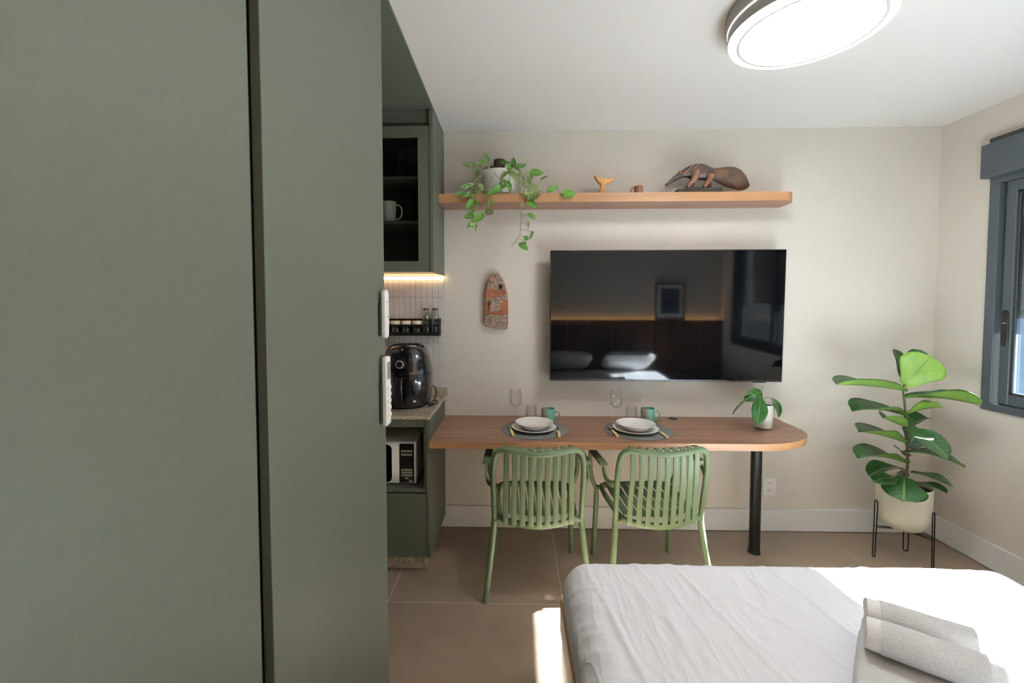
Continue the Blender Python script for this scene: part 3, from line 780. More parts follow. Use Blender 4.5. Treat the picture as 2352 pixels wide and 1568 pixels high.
# ------------------------------------------------------------------ towels
def roll_bm(length, r, turns, t, x0, x1, flat=0.86, seg=30, grow=0.0):
    """piece of a spiral strip extruded along X from x0 to x1: a rolled towel"""
    bm = bmesh.new(); n = int(turns * seg); out = []; inn = []
    for k in range(n + 1):
        a = -PI * 0.35 - 2 * PI * k / seg; q = r - (t * 1.02) * k / seg
        if q < t * 0.5: break
        for lst, rr in ((out, q + (grow if k < seg else 0)), (inn, max(q - t, 0.001))): lst.append((rr * math.cos(a), rr * math.sin(a) * flat))
    nx = max(2, int((x1 - x0) / 0.008)); rows = []
    for i in range(nx + 1):
        x = x0 + (x1 - x0) * i / nx
        u = 2 * x / length
        w = (1 + 0.05 * noise.noise((x * 9, 3, r * 50))) * (1 - 0.05 * abs(u) ** 8)
        def f(p):
            return bm.verts.new((x + 0.005 * u * noise.noise((p[0] * 22, p[1] * 22, 1.5)), p[0] * w, p[1] * w + 0.004 * noise.noise((x * 8, p[0] * 10, 2))))
        rows.append(([f(p) for p in out], [f(p) for p in inn]))
    m = len(out)
    for (ao, ai), (bo, bi) in zip(rows, rows[1:]):
        for k in range(m - 1):
            bm.faces.new((ao[k], bo[k], bo[k + 1], ao[k + 1])); bm.faces.new((ai[k], ai[k + 1], bi[k + 1], bi[k]))
        bm.faces.new((ao[0], ai[0], bi[0], bo[0])); bm.faces.new((ao[-1], bo[-1], bi[-1], ai[-1]))
    for ro, ri in (rows[0], rows[-1]):
        for k in range(m - 1): bm.faces.new((ro[k], ro[k + 1], ri[k + 1], ri[k]))
    return bm
def towel_roll(lab, loc, rz, length, r, turns=2.3):
    t = thing('rolled_towel', lab, 'towel', loc, 'white towels on the bed', world=False)
    obj('towel_body', roll_bm(length, r, turns, 0.019, -length / 2 + 0.030, length / 2, grow=0.0015), 'terry', t, True, sharp=60)
    obj('hem_band', roll_bm(length, r, turns, 0.019, -length / 2, -length / 2 + 0.0298), 'hem', t, True, sharp=60)
    t.rotation_euler = (0, 0, rz); return t
def folded(x0, x1, y0, y1, z0, layers, th, lab, rz):
    t = thing('folded_towel', lab, 'towel', ((x0 + x1) / 2, (y0 + y1) / 2, z0), 'white towels on the bed', world=False)
    hx, hy = (x1 - x0) / 2, (y1 - y0) / 2
    for k in range(layers):
        b = box(-hx + 0.006 * k, hx - 0.004 * k, -hy + 0.004 * k, hy - 0.003 * k, k * th + 0.0005, (k + 1) * th, th * 0.48, 4)
        bmesh.ops.subdivide_edges(b, edges=[e for e in b.edges if e.calc_length() > 0.1], cuts=10, use_grid_fill=True)
        for v in b.verts: v.co += Vector((0.004 * noise.noise((v.co.y * 12, k, 1)), 0.004 * noise.noise((v.co.x * 12, k, 2)), 0.003 * noise.noise((v.co.x * 14, v.co.y * 14, k)) if k else 0))
        obj('fold', b, 'terry', t, True, sharp=70)
    t.rotation_euler = (0, 0, rz)
folded(0.86, 1.16, 0.84, 1.24, BZ + 0.005, 2, 0.040, 'large folded white towel lying flat on the bed under two rolls', math.radians(-41))
towel_roll('front rolled white towel lying across the folded towel', (1.020, 1.080, BZ + 0.088 + 0.0455), math.radians(-35.5), 0.225, 0.053)
towel_roll('rear rolled white towel tucked behind the front roll on the bed', (1.088, 1.170, BZ + 0.088 + 0.0425), math.radians(-33), 0.22, 0.049)

# ================================================================== CHAIRS
def chair():
    t = thing('armchair', '', 'chair', (0, 0, 0), 'green slatted armchairs at the table', world=False)
    G = 'chair_green'
    def yb(x, z):       # back surface: bows towards -y in the middle, leans back with height
        lean = -0.165 - max(0, z - 0.42) * 0.15
        return lean - 0.065 * (1 - (x / 0.23) ** 2)
    # back frame: two posts joined by a curved top rail
    pts = []
    for s in (-1, 1):
        side = [(s * 0.226, -0.165, 0.40), (s * 0.229, -0.182, 0.52), (s * 0.231, -0.205, 0.66), (s * 0.222, -0.220, 0.755), (s * 0.200, -0.232, 0.788)]
        rail = [(s * 0.16, -0.250, 0.797), (s * 0.10, -0.270, 0.792)]
        pts.append(side + rail)
    path = pts[0] + [(0, -0.285, 0.787)] + pts[1][::-1]
    obj('back_frame', tube(catmull(path, 6), 0.0145, 12), G, t, True)
    for s in (-1, 1):
        p = catmull([(s * 0.226, -0.162, 0.42), (s * 0.230, -0.168, 0.36), (s * 0.245, -0.19, 0.22), (s * 0.272, -0.226, 0.0)], 6)
        obj('leg', tube(p, [0.0155 + 0.001 * math.sin(k / len(p) * PI) for k in range(len(p))], 12), G, t, True)
        p = catmull([(s * 0.236, 0.226, 0.0), (s * 0.228, 0.218, 0.22), (s * 0.224, 0.212, 0.40), (s * 0.243, 0.205, 0.45), (s * 0.262, 0.200, 0.52), (s * 0.266, 0.196, 0.60), (s * 0.264, 0.19, 0.655)], 6)
        obj('leg', tube(p, [0.0150 if q.z < 0.4 else 0.0125 for q in p], 12), G, t, True)
        # flat armrest with curved bracket back to the post
        ap = [(s * 0.260, 0.235, 0.662), (s * 0.264, 0.12, 0.666), (s * 0.268, -0.02, 0.672), (s * 0.271, -0.095, 0.676)]
        ar = obj('armrest', tube(catmull(ap, 5), 1.0, 12, flat=(0.044, 0.016), up=(0, 0, 1)), G, t, True)
        bp = catmull([(s * 0.270, -0.085, 0.655), (s * 0.270, -0.115, 0.628), (s * 0.263, -0.150, 0.606), (s * 0.246, -0.180, 0.602), (s * 0.226, -0.200, 0.612)], 5)
        subpart('bracket', tube(bp, [0.75 + 0.35 * k / (len(bp) - 1) for k in range(len(bp))], 12, flat=(0.016, 0.040), up=(0, 0, 1)), G, ar, True)
        # joint between post and seat frame
        obj('joint', tube([(s * 0.228, -0.165, 0.405), (s * 0.195, -0.168, 0.412), (s * 0.178, -0.172, 0.418)], [0.017, 0.014, 0.018], 10), G, t, True)
        obj('joint', tube([(s * 0.228, 0.205, 0.425), (s * 0.200, 0.190, 0.428)], [0.013, 0.013], 10), G, t, True)
    # seat frame: closed tube loop
    loop = [(-0.196, -0.15, 0.418), (-0.205, 0.0, 0.425), (-0.205, 0.15, 0.432), (-0.175, 0.205, 0.435), (0, 0.212, 0.435), (0.175, 0.205, 0.435), (0.205, 0.15, 0.432), (0.205, 0.0, 0.425), (0.196, -0.15, 0.418),
            (0.16, -0.195, 0.412), (0.08, -0.222, 0.405), (0, -0.231, 0.402), (-0.08, -0.222, 0.405), (-0.16, -0.195, 0.412)]
    obj('seat_frame', tube(catmull(loop, 5, closed=True), 1.0, 10, closed=True, flat=(0.022, 0.030), up=(0, 0, 1)), G, t, True)
    for k in range(9):
        x = -0.168 + 0.042 * k; xt = x * 0.975
        y0 = yb(x, 0.41) - 0.010
        p = [(x, y0 + 0.006, 0.398), (x, y0 - 0.004, 0.42), (x, yb(x, 0.52) - 0.006, 0.52), (xt, yb(xt, 0.66) - 0.002, 0.66), (xt, yb(xt, 0.76) + 0.012, 0.765),
             (xt, yb(xt, 0.79) + 0.022, 0.797), (xt, yb(xt, 0.79) + 0.036, 0.806), (xt, yb(xt, 0.79) + 0.052, 0.802)]
        obj('back_slat', tube(catmull(p, 4), 1.0, 12, flat=(0.0275, 0.008), up=(0, 1, 0)), G, t, True)
    for k in range(8):
        x = -0.160 + 0.0457 * k
        p = [(x, yb(x, 0.41) + 0.055, 0.424), (x, -0.05, 0.430), (x, 0.08, 0.438), (x, 0.19, 0.449), (x, 0.222, 0.444), (x, 0.228, 0.430)]
        obj('seat_slat', tube(catmull(p, 4), 1.0, 12, flat=(0.036, 0.008), up=(0, 0, 1)), G, t, True)
    return t
c1 = chair(); c1.location = (0.118, 2.395, 0); c1.rotation_euler.z = math.radians(1.2)
c1['label'] = 'green slatted armchair at the table on the side of the cabinet'
c2 = copy_tree(c1); c2.location = (0.735, 2.408, 0); c2.rotation_euler.z = math.radians(4.8)
c2['label'] = 'green slatted armchair at the table nearer the black post leg'

# ================================================================== PLACE SETTINGS
def setting(mx, my, px, py, names, cut, wine, tum, mug):
    n = names
    tag(obj('placemat', lathe([(0, 0), (0.198, 0), (0.2, 0.001), (0.2, 0.0025), (0.198, 0.0035), (0, 0.0035)], 64, mx, my, TZ), 'placemat_weave', smooth=True), 'round grey woven placemat ' + n, 'placemat', 'placemats')
    z0 = TZ + 0.0036
    tag(obj('dinner_plate', lathe([(0, 0.001), (0.070, 0.0), (0.078, 0.002), (0.110, 0.013), (0.131, 0.020), (0.1325, 0.0225), (0.130, 0.0235), (0.108, 0.018), (0.082, 0.008), (0.07, 0.0065), (0, 0.006)], 64, px, py, z0), 'porcelain', smooth=True), 'flat white dinner plate ' + n, 'plate', 'dinner plates')
    z1 = z0 + 0.0068
    tag(obj('soup_bowl', lathe([(0, 0.001), (0.052, 0.0), (0.060, 0.003), (0.085, 0.018), (0.100, 0.034), (0.112, 0.040), (0.1135, 0.0425), (0.111, 0.0435), (0.098, 0.038), (0.080, 0.022), (0.058, 0.008), (0.05, 0.0065), (0, 0.006)], 64, px + 0.002, py + 0.004, z1), 'porcelain', smooth=True), 'deep white soup bowl ' + n, 'bowl', 'soup bowls')
    b = box(-0.036, 0.040, -0.030, 0.030, 0, 0.0012, 0.0004, 1); rot(b, math.radians(6), 'Z'); move(b, (px + 0.01, py, z1 + 0.0155))
    c = thing('folded_card', 'small pale folded card inside the bowl ' + n, 'card', (px + 0.01, py, z1 + 0.0075), 'cards in the bowls')
    obj('front_leaf', b, 'bowl_card', c)
    b = box(-0.036, 0.040, -0.030, 0.030, 0, 0.0012, 0.0004, 1); rot(b, math.radians(4), 'X'); move(b, (px + 0.01, py, z1 + 0.0098))
    obj('back_leaf', b, 'bowl_card', c)
    # cutlery
    (fx0, fy0, fx1, fy1), (kx0, ky0, kx1, ky1) = cut
    f = thing('fork', 'steel fork with pale yellow handle ' + n, 'fork', (fx1, fy1, z0), 'forks', world=False)
    a = math.atan2(fy0 - fy1, fx0 - fx1); L = math.hypot(fy0 - fy1, fx0 - fx1)
    obj('handle', tube([(0.0, 0, 0.005), (L * 0.28, 0, 0.0055), (L * 0.55, 0, 0.006)], [1.0, 1.05, 0.8], 12, flat=(0.016, 0.009), up=(0, 0, 1)), 'cutlery_yellow', f, True)
    hd = obj('head', tube(catmull([(L * 0.54, 0, 0.006), (L * 0.62, 0, 0.008), (L * 0.72, 0, 0.010), (L * 0.80, 0, 0.008)], 3), [0.35] * 2 + [0.5, 0.8] + [1.0] * 6, 10, flat=(0.025, 0.002), up=(0, 0, 1)), 'steel', f, True)
    for k in range(4):
        yy = -0.0098 + 0.0065 * k
        subpart('tine', tube([(L * 0.79, yy, 0.0083), (L * 0.88, yy, 0.006), (L, yy * 0.95, 0.009)], [1, 0.9, 0.5], 6, flat=(0.0042, 0.0018), up=(0, 0, 1)), 'steel', hd, True)
    f.rotation_euler.z = a
    k_ = thing('table_knife', 'table knife with pale wooden yellow handle ' + n, 'knife', (kx1, ky1, z0), 'knives', world=False)
    a = math.atan2(ky0 - ky1, kx0 - kx1); L = math.hypot(ky0 - ky1, kx0 - kx1)
    obj('handle', tube(catmull([(0.0, 0, 0.0055), (L * 0.2, 0.001, 0.0055), (L * 0.5, -0.001, 0.0055), (L * 0.8, 0.001, 0.0055), (L, 0, 0.0055)], 3), [1, 1.05, 0.95, 0.85, 0.8, 0.85, 0.95, 1, 1.0, 0.98, 0.95, 0.9, 0.8], 12, flat=(0.017, 0.010), up=(0, 0, 1)), 'cutlery_yellow', k_, True)
    obj('blade', prism([(L, -0.006), (L + 0.08, -0.009), (L + 0.10, -0.004), (L + 0.105, 0.004), (L, 0.006)], 0.0002, 0.0016), 'steel', k_)
    k_.rotation_euler.z = a
    # glasses and mug
    wg(wine[0], wine[1], TZ, 'clear stemmed wine glass ' + n, 'wine glasses on the table')
    tag(obj('tumbler', lathe([(0, 0.0), (0.031, 0.0), (0.036, 0.004), (0.0385, 0.03), (0.038, 0.06), (0.034, 0.095), (0.0335, 0.0955), (0.0330, 0.095), (0.0370, 0.06), (0.0372, 0.03), (0.034, 0.009), (0.03, 0.007), (0, 0.007)], 40, tum[0], tum[1], TZ), 'drink_glass', smooth=True), 'low clear stemless tumbler ' + n, 'glass', 'tumblers')
    m = thing('coffee_mug', 'mint green coffee mug ' + n, 'mug', (mug[0], mug[1], TZ), 'mint mugs', world=False)
    obj('cup', lathe([(0, 0.0), (0.036, 0.0), (0.040, 0.003), (0.0425, 0.03), (0.0425, 0.094), (0.0415, 0.096), (0.0400, 0.094), (0.0395, 0.01), (0, 0.007)], 40), 'mint', m, True)
    obj('handle', tube(catmull([(0.040, 0, 0.076), (0.058, 0, 0.078), (0.072, 0, 0.062), (0.070, 0, 0.042), (0.057, 0, 0.024), (0.040, 0, 0.016)], 5), 1.0, 10, flat=(0.011, 0.007), up=(0, 0, 1)), 'mint', m, True)
    m.rotation_euler.z = math.radians(mug[2])
def wg(x, y, z, lab, grp):
    g = thing('wine_glass', lab, 'wine glass', (x, y, z), grp, world=False)
    obj('bowl', lathe([(0.0, 0.097), (0.012, 0.099), (0.028, 0.108), (0.040, 0.128), (0.0425, 0.150), (0.0405, 0.18), (0.0355, 0.215), (0.0350, 0.2155), (0.0345, 0.215), (0.0394, 0.18), (0.0413, 0.150), (0.0388, 0.129), (0.027, 0.111), (0.011, 0.103), (0.0, 0.1015)], 40), 'drink_glass', g, True)
    obj('stem', lathe([(0.006, 0.003), (0.0042, 0.012), (0.0038, 0.05), (0.0042, 0.085), (0.008, 0.0965)], 16), 'drink_glass', g, True)
    obj('foot', lathe([(0, 0.0), (0.034, 0.0), (0.0345, 0.001), (0.03, 0.002), (0.010, 0.004), (0, 0.0045)], 40), 'drink_glass', g, True)
    return g
setting(0.121, 2.605, 0.116, 2.583, 'nearer the cabinet', ((-0.036, 2.67, -0.007, 2.452), (0.257, 2.545, 0.253, 2.431)), (0.006, 2.754), (0.109, 2.812), (0.212, 2.745, -12))
setting(0.740, 2.602, 0.717, 2.572, 'nearer the rubber plant', ((0.574, 2.66, 0.584, 2.448), (0.851, 2.54, 0.857, 2.431)), (0.640, 2.745), (0.757, 2.815), (0.846, 2.765, -8))

# ================================================================== KITCHEN THINGS
# air fryer
af = thing('air_fryer', 'glossy black air fryer on the stone countertop', 'air fryer', (-0.662, 2.655, 0.905))
def fryer_pt(a, z, pad=0.0):
    """surface of the rounded body; a measured from the front (-y)"""
    zs = [(0.0, 0.128), (0.03, 0.142), (0.10, 0.154), (0.17, 0.158), (0.24, 0.152), (0.30, 0.138), (0.345, 0.118), (0.368, 0.098)]
    for (z0, r0), (z1, r1) in zip(zs, zs[1:]):
        if z <= z1 or z1 == 0.368:
            t = max(0, min(1, (z - z0) / (z1 - z0))); t = t * t * (3 - 2 * t) if 0 else t; r = r0 + (r1 - r0) * t; break
    ex = 2.5; c, s_ = math.cos(a), math.sin(a)
    k = (abs(c) ** ex + abs(s_) ** ex) ** (-1 / ex)
    r = r * k * 0.985 + pad
    return Vector((-0.662 + r * s_, 2.655 - r * c * 1.02, 0.905 + z))
def fryer_skin(z0, z1, nz, a0=-PI, a1=PI, na=56, pad=0.0, closed=True):
    bm = bmesh.new(); rows = []
    for i in range(nz + 1):
        z = z0 + (z1 - z0) * i / nz
        rows.append([bm.verts.new(fryer_pt(a0 + (a1 - a0) * k / na, z, pad)) for k in range(na + (0 if closed else 1))])
    n = len(rows[0])
    for A, B in zip(rows, rows[1:]):
        for k in range(n if closed else n - 1): bm.faces.new((A[k], A[(k + 1) % n], B[(k + 1) % n], B[k]))
    if closed: bm.faces.new(rows[0][::-1]); bm.faces.new(rows[-1])
    else: bmesh.ops.solidify(bm, geom=bm.faces[:], thickness=0.003)
    return bm
obj('body', fryer_skin(0.206, 0.368, 10), 'fryer_black', af, True, sharp=50)
dr = obj('drawer', fryer_skin(0.012, 0.203, 10), 'fryer_black', af, True, sharp=50)
obj('base', fryer_skin(0.0, 0.012, 1, pad=-0.006), 'black_matte', af, True)
obj('lid', move(lathe([(0, 0), (0.092, 0), (0.090, 0.006), (0.070, 0.010), (0, 0.011)], 40, sy=1.05), (-0.662, 2.655, 0.905 + 0.3685)), 'fryer_black', af, True)
pn = obj('control_panel', fryer_skin(0.222, 0.335, 6, -0.46, 0.46, 14, 0.0025, False), 'black', af, True)
dial_c = fryer_pt(0.0, 0.272, 0.004)
d = obj('dial', move(rot(lathe([(0, 0), (0.037, 0), (0.037, 0.006), (0.026, 0.008), (0.024, 0.024), (0.021, 0.027), (0, 0.027)], 36), PI / 2, 'X'), (dial_c.x - 0.002, dial_c.y + 0.002, dial_c.z)), 'black', af, True)
subpart('dial_ring', move(rot(lathe([(0.0235, 0.0255), (0.0205, 0.0275), (0.0185, 0.0275), (0.0185, 0.0255)], 36, closed=True), PI / 2, 'X'), (dial_c.x - 0.002, dial_c.y + 0.002, dial_c.z)), 'mark_silver', d, True)
for k in range(7):
    a = math.radians(-60 + 50 * k); c = Vector((dial_c.x - 0.002 + 0.044 * math.sin(a), 0, dial_c.z + 0.044 * math.cos(a)))
    if k in (0, 1, 2, 3): subpart('dial_mark', tube([(c.x, dial_c.y - 0.001, c.z), (c.x + 0.006 * math.cos(a), dial_c.y - 0.001, c.z - 0.006 * math.sin(a))], 0.0007, 6), 'mark_silver', d)
for i in range(2):
    for j in range(2):
        q = fryer_pt(0.36, 0.300 - 0.012 * i, 0.0056)
        subpart('indicator', box(q.x - 0.006 + 0.009 * j, q.x - 0.001 + 0.009 * j - 0.002 * j, q.y - 0.0008, q.y + 0.0005, q.z - 0.002, q.z + 0.002), 'mark_silver', pn)
q = fryer_pt(0.0, 0.350, 0.001)
b = prism([(-0.008, 0), (-0.002, 0.010), (0.002, 0.010), (0.008, 0), (0.003, 0.001), (0, 0.007), (-0.003, 0.001)], 0, 0.0007); rot(b, math.radians(52), 'X'); move(b, q + Vector((0, -0.002, -0.002)))
obj('emblem', b, 'mark_silver', af)
q = fryer_pt(0.52, 0.05, 0.0004)
b = box(-0.009, 0.009, -0.0006, 0.0006, -0.007, 0.007, 0.0003, 1); rot(b, 0.45, 'Z'); move(b, q)
obj('badge', b, 'mark_silver', af)
hp = [fryer_pt(0.0, zz, pd_) for zz, pd_ in ((0.19, 0.002), (0.192, 0.028), (0.17, 0.050), (0.10, 0.052), (0.05, 0.046), (0.035, 0.030), (0.036, 0.002))]
subpart('handle', tube(catmull(hp, 4), 1.0, 12, flat=(0.044, 0.016), up=(0, 0, 1)), 'black', dr, True)
pc = thing('power_cord', 'black power cord with plug coiled beside the air fryer', 'cord', (-0.50, 2.70, 0.905))
cp = [(-0.512, 2.72, 1.015), (-0.497, 2.725, 0.985), (-0.497, 2.72, 0.945), (-0.512, 2.70, 0.918), (-0.535, 2.675, 0.911), (-0.520, 2.66, 0.914), (-0.495, 2.69, 0.924), (-0.485, 2.70, 0.911), (-0.482, 2.672, 0.910), (-0.494, 2.645, 0.912)]
obj('cable', tube(catmull(cp, 6), 0.0042, 8), 'black', pc, True)
pg = obj('plug', tube([(-0.492, 2.648, 0.914), (-0.505, 2.628, 0.915), (-0.522, 2.600, 0.915)], [0.006, 0.010, 0.011], 10), 'black', pc, True)
for dx in (-0.005, 0.004): subpart('pin', tube([(-0.522 + dx, 2.600 + dx * 0.6, 0.915), (-0.532 + dx, 2.583 + dx * 0.6, 0.915)], 0.002, 6), 'mark_silver', pg)

# microwave in the niche
mw = thing('microwave', 'white microwave oven with black control panel inside the niche', 'microwave', (-0.79, 2.62, 0.4885))
MX0, MX1, MY, MZ0, MZ1 = -1.02, -0.566, 2.452, 0.4965, 0.735
obj('body', box(MX0 + 0.004, MX1 - 0.004, MY + 0.018, 2.80, MZ0, MZ1 - 0.004, 0.006, 2), 'white_plastic', mw)
obj('front_frame', box(MX0, MX1, MY + 0.004, MY + 0.022, MZ0 - 0.004, MZ1, 0.006, 2), 'white_plastic', mw, True)
dd = obj('door', box(MX0 + 0.004, -0.664, MY - 0.006, MY + 0.006, MZ0, MZ1 - 0.004, 0.004, 2), 'white_plastic', mw, True)
subpart('door_window', prism(rrect(MX0 + 0.05, -0.704, MZ0 + 0.006, MZ1 - 0.014, 0.028, 8), MY - 0.0075, MY - 0.005, 'y', 0.0008, 1), 'screen_black', dd)
cp_ = obj('control_panel', box(-0.660, -0.578, MY - 0.003, MY + 0.006, MZ0 + 0.003, MZ1 - 0.010, 0.001, 1), 'black', mw)
rows = [(0.683, 4, 'kraft'), (0.662, 4, 'kraft'), (0.628, 3, 'black_matte'), (0.604, 3, 'black_matte'), (0.574, 4, 'kraft'), (0.558, 4, 'kraft'), (0.542, 4, 'kraft'), (0.526, 3, 'kraft'), (0.510, 3, 'kraft')]
for z_, n, m_ in rows:
    for k in range(n):
        if z_ < 0.52 and k < 2 or 0.52 < z_ < 0.53 and k != 1: m2 = 'black_matte'
        else: m2 = m_
        w_ = 0.066 / n
        subpart('button', box(-0.652 + k * w_ + 0.001, -0.652 + (k + 1) * w_ - 0.001, MY - 0.0042, MY - 0.0028, z_ - 0.0055, z_ + 0.0055), m2, cp_)
for fx in (MX0 + 0.04, MX1 - 0.04):
    for fy in (MY + 0.05, 2.76): obj('foot', lathe([(0, 0), (0.012, 0), (0.012, 0.008), (0, 0.008)], 14, fx, fy, 0.4885), 'black_matte', mw)

# wall rack with jars
rk = thing('spice_rack', 'black metal spice rack fixed on the white tiles', 'rack', (-0.82, 2.87, 1.318))
RX0, RX1, RY0, RY1 = -1.15, -0.4955, 2.836, 2.9195
obj('tray', box(RX0, RX1 - 0.002, RY0, RY1, 1.318, 1.322), 'black_metal', rk)
obj('front_lip', box(RX0, RX1 - 0.002, RY0, RY0 + 0.002, 1.322, 1.342), 'black_metal', rk)
obj('front_rail', box(RX0, RX1 - 0.002, RY0, RY0 + 0.003, 1.379, 1.392), 'black_metal', rk)
obj('back_plate', box(RX0, RX1 - 0.002, RY1 - 0.003, RY1 - 0.001, 1.322, 1.428), 'black_metal', rk)
b = bmesh.new(); x0 = RX1 - 0.002
ya, yb_ = RY0, RY1; za, zb = 1.318, 1.428
# perforated end plate: bars around rows of slots
nz = 7
for i in range(nz + 1):
    zc = za + (zb - za) * i / nz
    box(x0, RX1, ya + (0.0 if zc < 1.395 else 0.045), yb_, zc - 0.0035, zc + 0.0035, bm=b)
for j in range(4):
    yc = ya + (yb_ - ya) * j / 3
    box(x0, RX1, max(ya, yc - 0.004), min(yb_, yc + 0.004), za, zb if j > 1 else 1.395, bm=b)
obj('end_plate', b, 'black_metal', rk)
for i, (x, lab) in enumerate(((-0.862, 'leftmost'), (-0.791, 'second'), (-0.719, 'third'), (-0.647, 'fourth'))):
    j = thing('spice_jar', 'small glass jar with cream lid, %s in the rack' % lab, 'jar', (x, 2.872, 1.322), 'jars in the spice rack', world=False)
    obj('glass', lathe([(0, 0), (0.029, 0), (0.031, 0.003), (0.031, 0.060), (0.028, 0.068), (0.027, 0.068), (0.0295, 0.060), (0.0295, 0.005), (0, 0.004)], 28), 'jar_glass', j, True)
    obj('spice', lathe([(0, 0.0045), (0.029, 0.0055), (0.029, 0.045), (0, 0.046)], 24), 'spice', j, True)
    obj('lid', lathe([(0, 0.094), (0.030, 0.093), (0.0325, 0.089), (0.0325, 0.0685), (0.0, 0.0685)], 28), 'lid_cream', j, True)
for x, lab in ((-0.587, 'glass bottle with black cap in the rack beside the jars'), (-0.527, 'glass bottle with black cap at the outer end of the rack')):
    j = thing('glass_bottle', lab, 'bottle', (x, 2.876, 1.322), 'bottles in the spice rack', world=False)
    obj('glass', lathe([(0, 0), (0.027, 0), (0.029, 0.003), (0.029, 0.098), (0.026, 0.112), (0.018, 0.132), (0.0165, 0.146), (0.0175, 0.164), (0.0165, 0.164), (0.0155, 0.146), (0.017, 0.131), (0.0245, 0.112), (0.0275, 0.098), (0.0275, 0.005), (0, 0.004)], 28), 'jar_glass', j, True)
    obj('cap', lathe([(0, 0.176), (0.019, 0.175), (0.0205, 0.172), (0.0205, 0.1645), (0, 0.1645)], 28), 'black', j, True)

# inside the wall cabinet
for x, y, lab in ((-0.700, 2.70, 'wine glass behind the cabinet door on the top shelf nearer the hinge side'), (-0.812, 2.66, 'wine glass on the top cabinet shelf at the left of the pair'), (-0.79, 2.80, 'wine glass standing deepest on the top cabinet shelf')):
    wg(x, y, 2.2745, lab, 'wine glasses in the cabinet')
m = thing('tall_mug', 'tall white ceramic mug with round emblem on the cabinet shelf', 'mug', (-0.765, 2.665, 2.0165), world=False)
obj('cup', lathe([(0, 0), (0.034, 0), (0.037, 0.004), (0.0445, 0.128), (0.0435, 0.130), (0.0425, 0.128), (0.035, 0.008), (0, 0.006)], 40), 'porcelain', m, True)
obj('handle', tube(catmull([(0.040, 0, 0.112), (0.060, 0, 0.110), (0.076, 0, 0.090), (0.076, 0, 0.055), (0.062, 0, 0.030), (0.037, 0, 0.024)], 5), 1.0, 10, flat=(0.012, 0.008), up=(0, 0, 1)), 'porcelain', m, True)
b = tube([(0.0185 * math.sin(2 * PI * k / 30) - 0.004, -math.sqrt(max(0.0412 ** 2 - (0.0185 * math.sin(2 * PI * k / 30) - 0.004) ** 2, 0)) - 0.0004, 0.07 + 0.0185 * math.cos(2 * PI * k / 30)) for k in range(30)], 0.0011, 6, closed=True)
e_ = obj('emblem', b, 'emboss_grey', m, True)
for r_, n_ in ((0.011, 20),):
    subpart('emblem_ring', tube([(r_ * math.sin(2 * PI * k / n_) - 0.004, -math.sqrt(0.0412 ** 2 - (r_ * math.sin(2 * PI * k / n_) - 0.004) ** 2) - 0.0004, 0.07 + r_ * math.cos(2 * PI * k / n_)) for k in range(n_)], 0.0008, 6, closed=True), 'emboss_grey', e_, True)
tag(obj('glass_carafe', lathe([(0, 0), (0.020, 0), (0.022, 0.003), (0.022, 0.15), (0.016, 0.172), (0.015, 0.19), (0.0138, 0.19), (0.0148, 0.172), (0.0205, 0.15), (0.0205, 0.006), (0, 0.004)], 28, -0.634, 2.74, 2.0165), 'bottle_dark', smooth=True), 'narrow dark glass carafe beside the tall white mug', 'carafe')
tag(obj('ramekin', lathe([(0, 0), (0.040, 0), (0.046, 0.004), (0.050, 0.040), (0.048, 0.042), (0.0465, 0.040), (0.043, 0.008), (0, 0.006)], 36, -0.79, 2.66, 1.7345), 'porcelain', smooth=True), 'low white ramekin at the bottom of the glazed cabinet', 'bowl')
for x, y, lab in ((-0.715, 2.68, 'small clear shot glass beside the ramekin in the cabinet'), (-0.672, 2.665, 'small clear shot glass between ramekin and lidded jar'), (-0.690, 2.73, 'small clear shot glass standing behind the other two')):
    tag(obj('shot_glass', lathe([(0, 0), (0.019, 0), (0.023, 0.045), (0.022, 0.045), (0.018, 0.010), (0, 0.010)], 24, x, y, 1.7345), 'drink_glass', smooth=True), lab, 'glass', 'shot glasses in the cabinet')
j = thing('lidded_jar', 'brown jar with white lid at the bottom of the cabinet', 'jar', (-0.60, 2.68, 1.7345), world=False)
obj('pot', lathe([(0, 0), (0.028, 0), (0.032, 0.004), (0.034, 0.030), (0, 0.030)], 30), 'brown_lid', j, True)
obj('lid', lathe([(0, 0.0305), (0.030, 0.0305), (0.034, 0.034), (0.030, 0.046), (0, 0.048)], 30), 'lid_cream', j, True)

# remotes on the wardrobe edge
def remote(lab, z0, z1, y, wd_, th, oval):
    r = thing('remote_control', lab, 'remote control', (X_CAB, y, z0), 'remotes on the wardrobe')
    zc = (z0 + z1) / 2
    obj('holder', box(X_CAB, X_CAB + 0.009, y - wd_ * 0.52, y + wd_ * 0.40, z0 + 0.010, zc + 0.035, 0.002, 1), 'black_matte', r)
    out = rrect(y - wd_ / 2, y + wd_ / 2, z0, z1, wd_ * (0.48 if oval else 0.12), 8)
    b = prism(out, X_CAB + 0.0095, X_CAB + 0.0095 + th, 'x', th * 0.32, 3)
    bd = obj('body', b, 'white_plastic', r, True)
    xs = X_CAB + 0.0095 + th
    return r, bd, xs, zc
r, bd, xs, zc = remote('oval white fan remote at the edge of the wardrobe', 1.406, 1.577, 1.512, 0.045, 0.017, True)
for k in range(4):
    subpart('button', move(rot(lathe([(0, 0), (0.0035, 0), (0.003, 0.0012), (0, 0.0015)], 12), PI / 2, 'Y'), (xs - 0.0002, 1.512, 1.455 + 0.026 * k)), 'lcd_grey' if k % 2 else 'white_plastic', bd)
r, bd, xs, zc = remote('long white air conditioner remote below the oval remote', 1.098, 1.341, 1.517, 0.052, 0.018, False)
subpart('display', box(xs - 0.0002, xs + 0.0006, 1.497, 1.537, 1.262, 1.322), 'lcd_grey', bd)
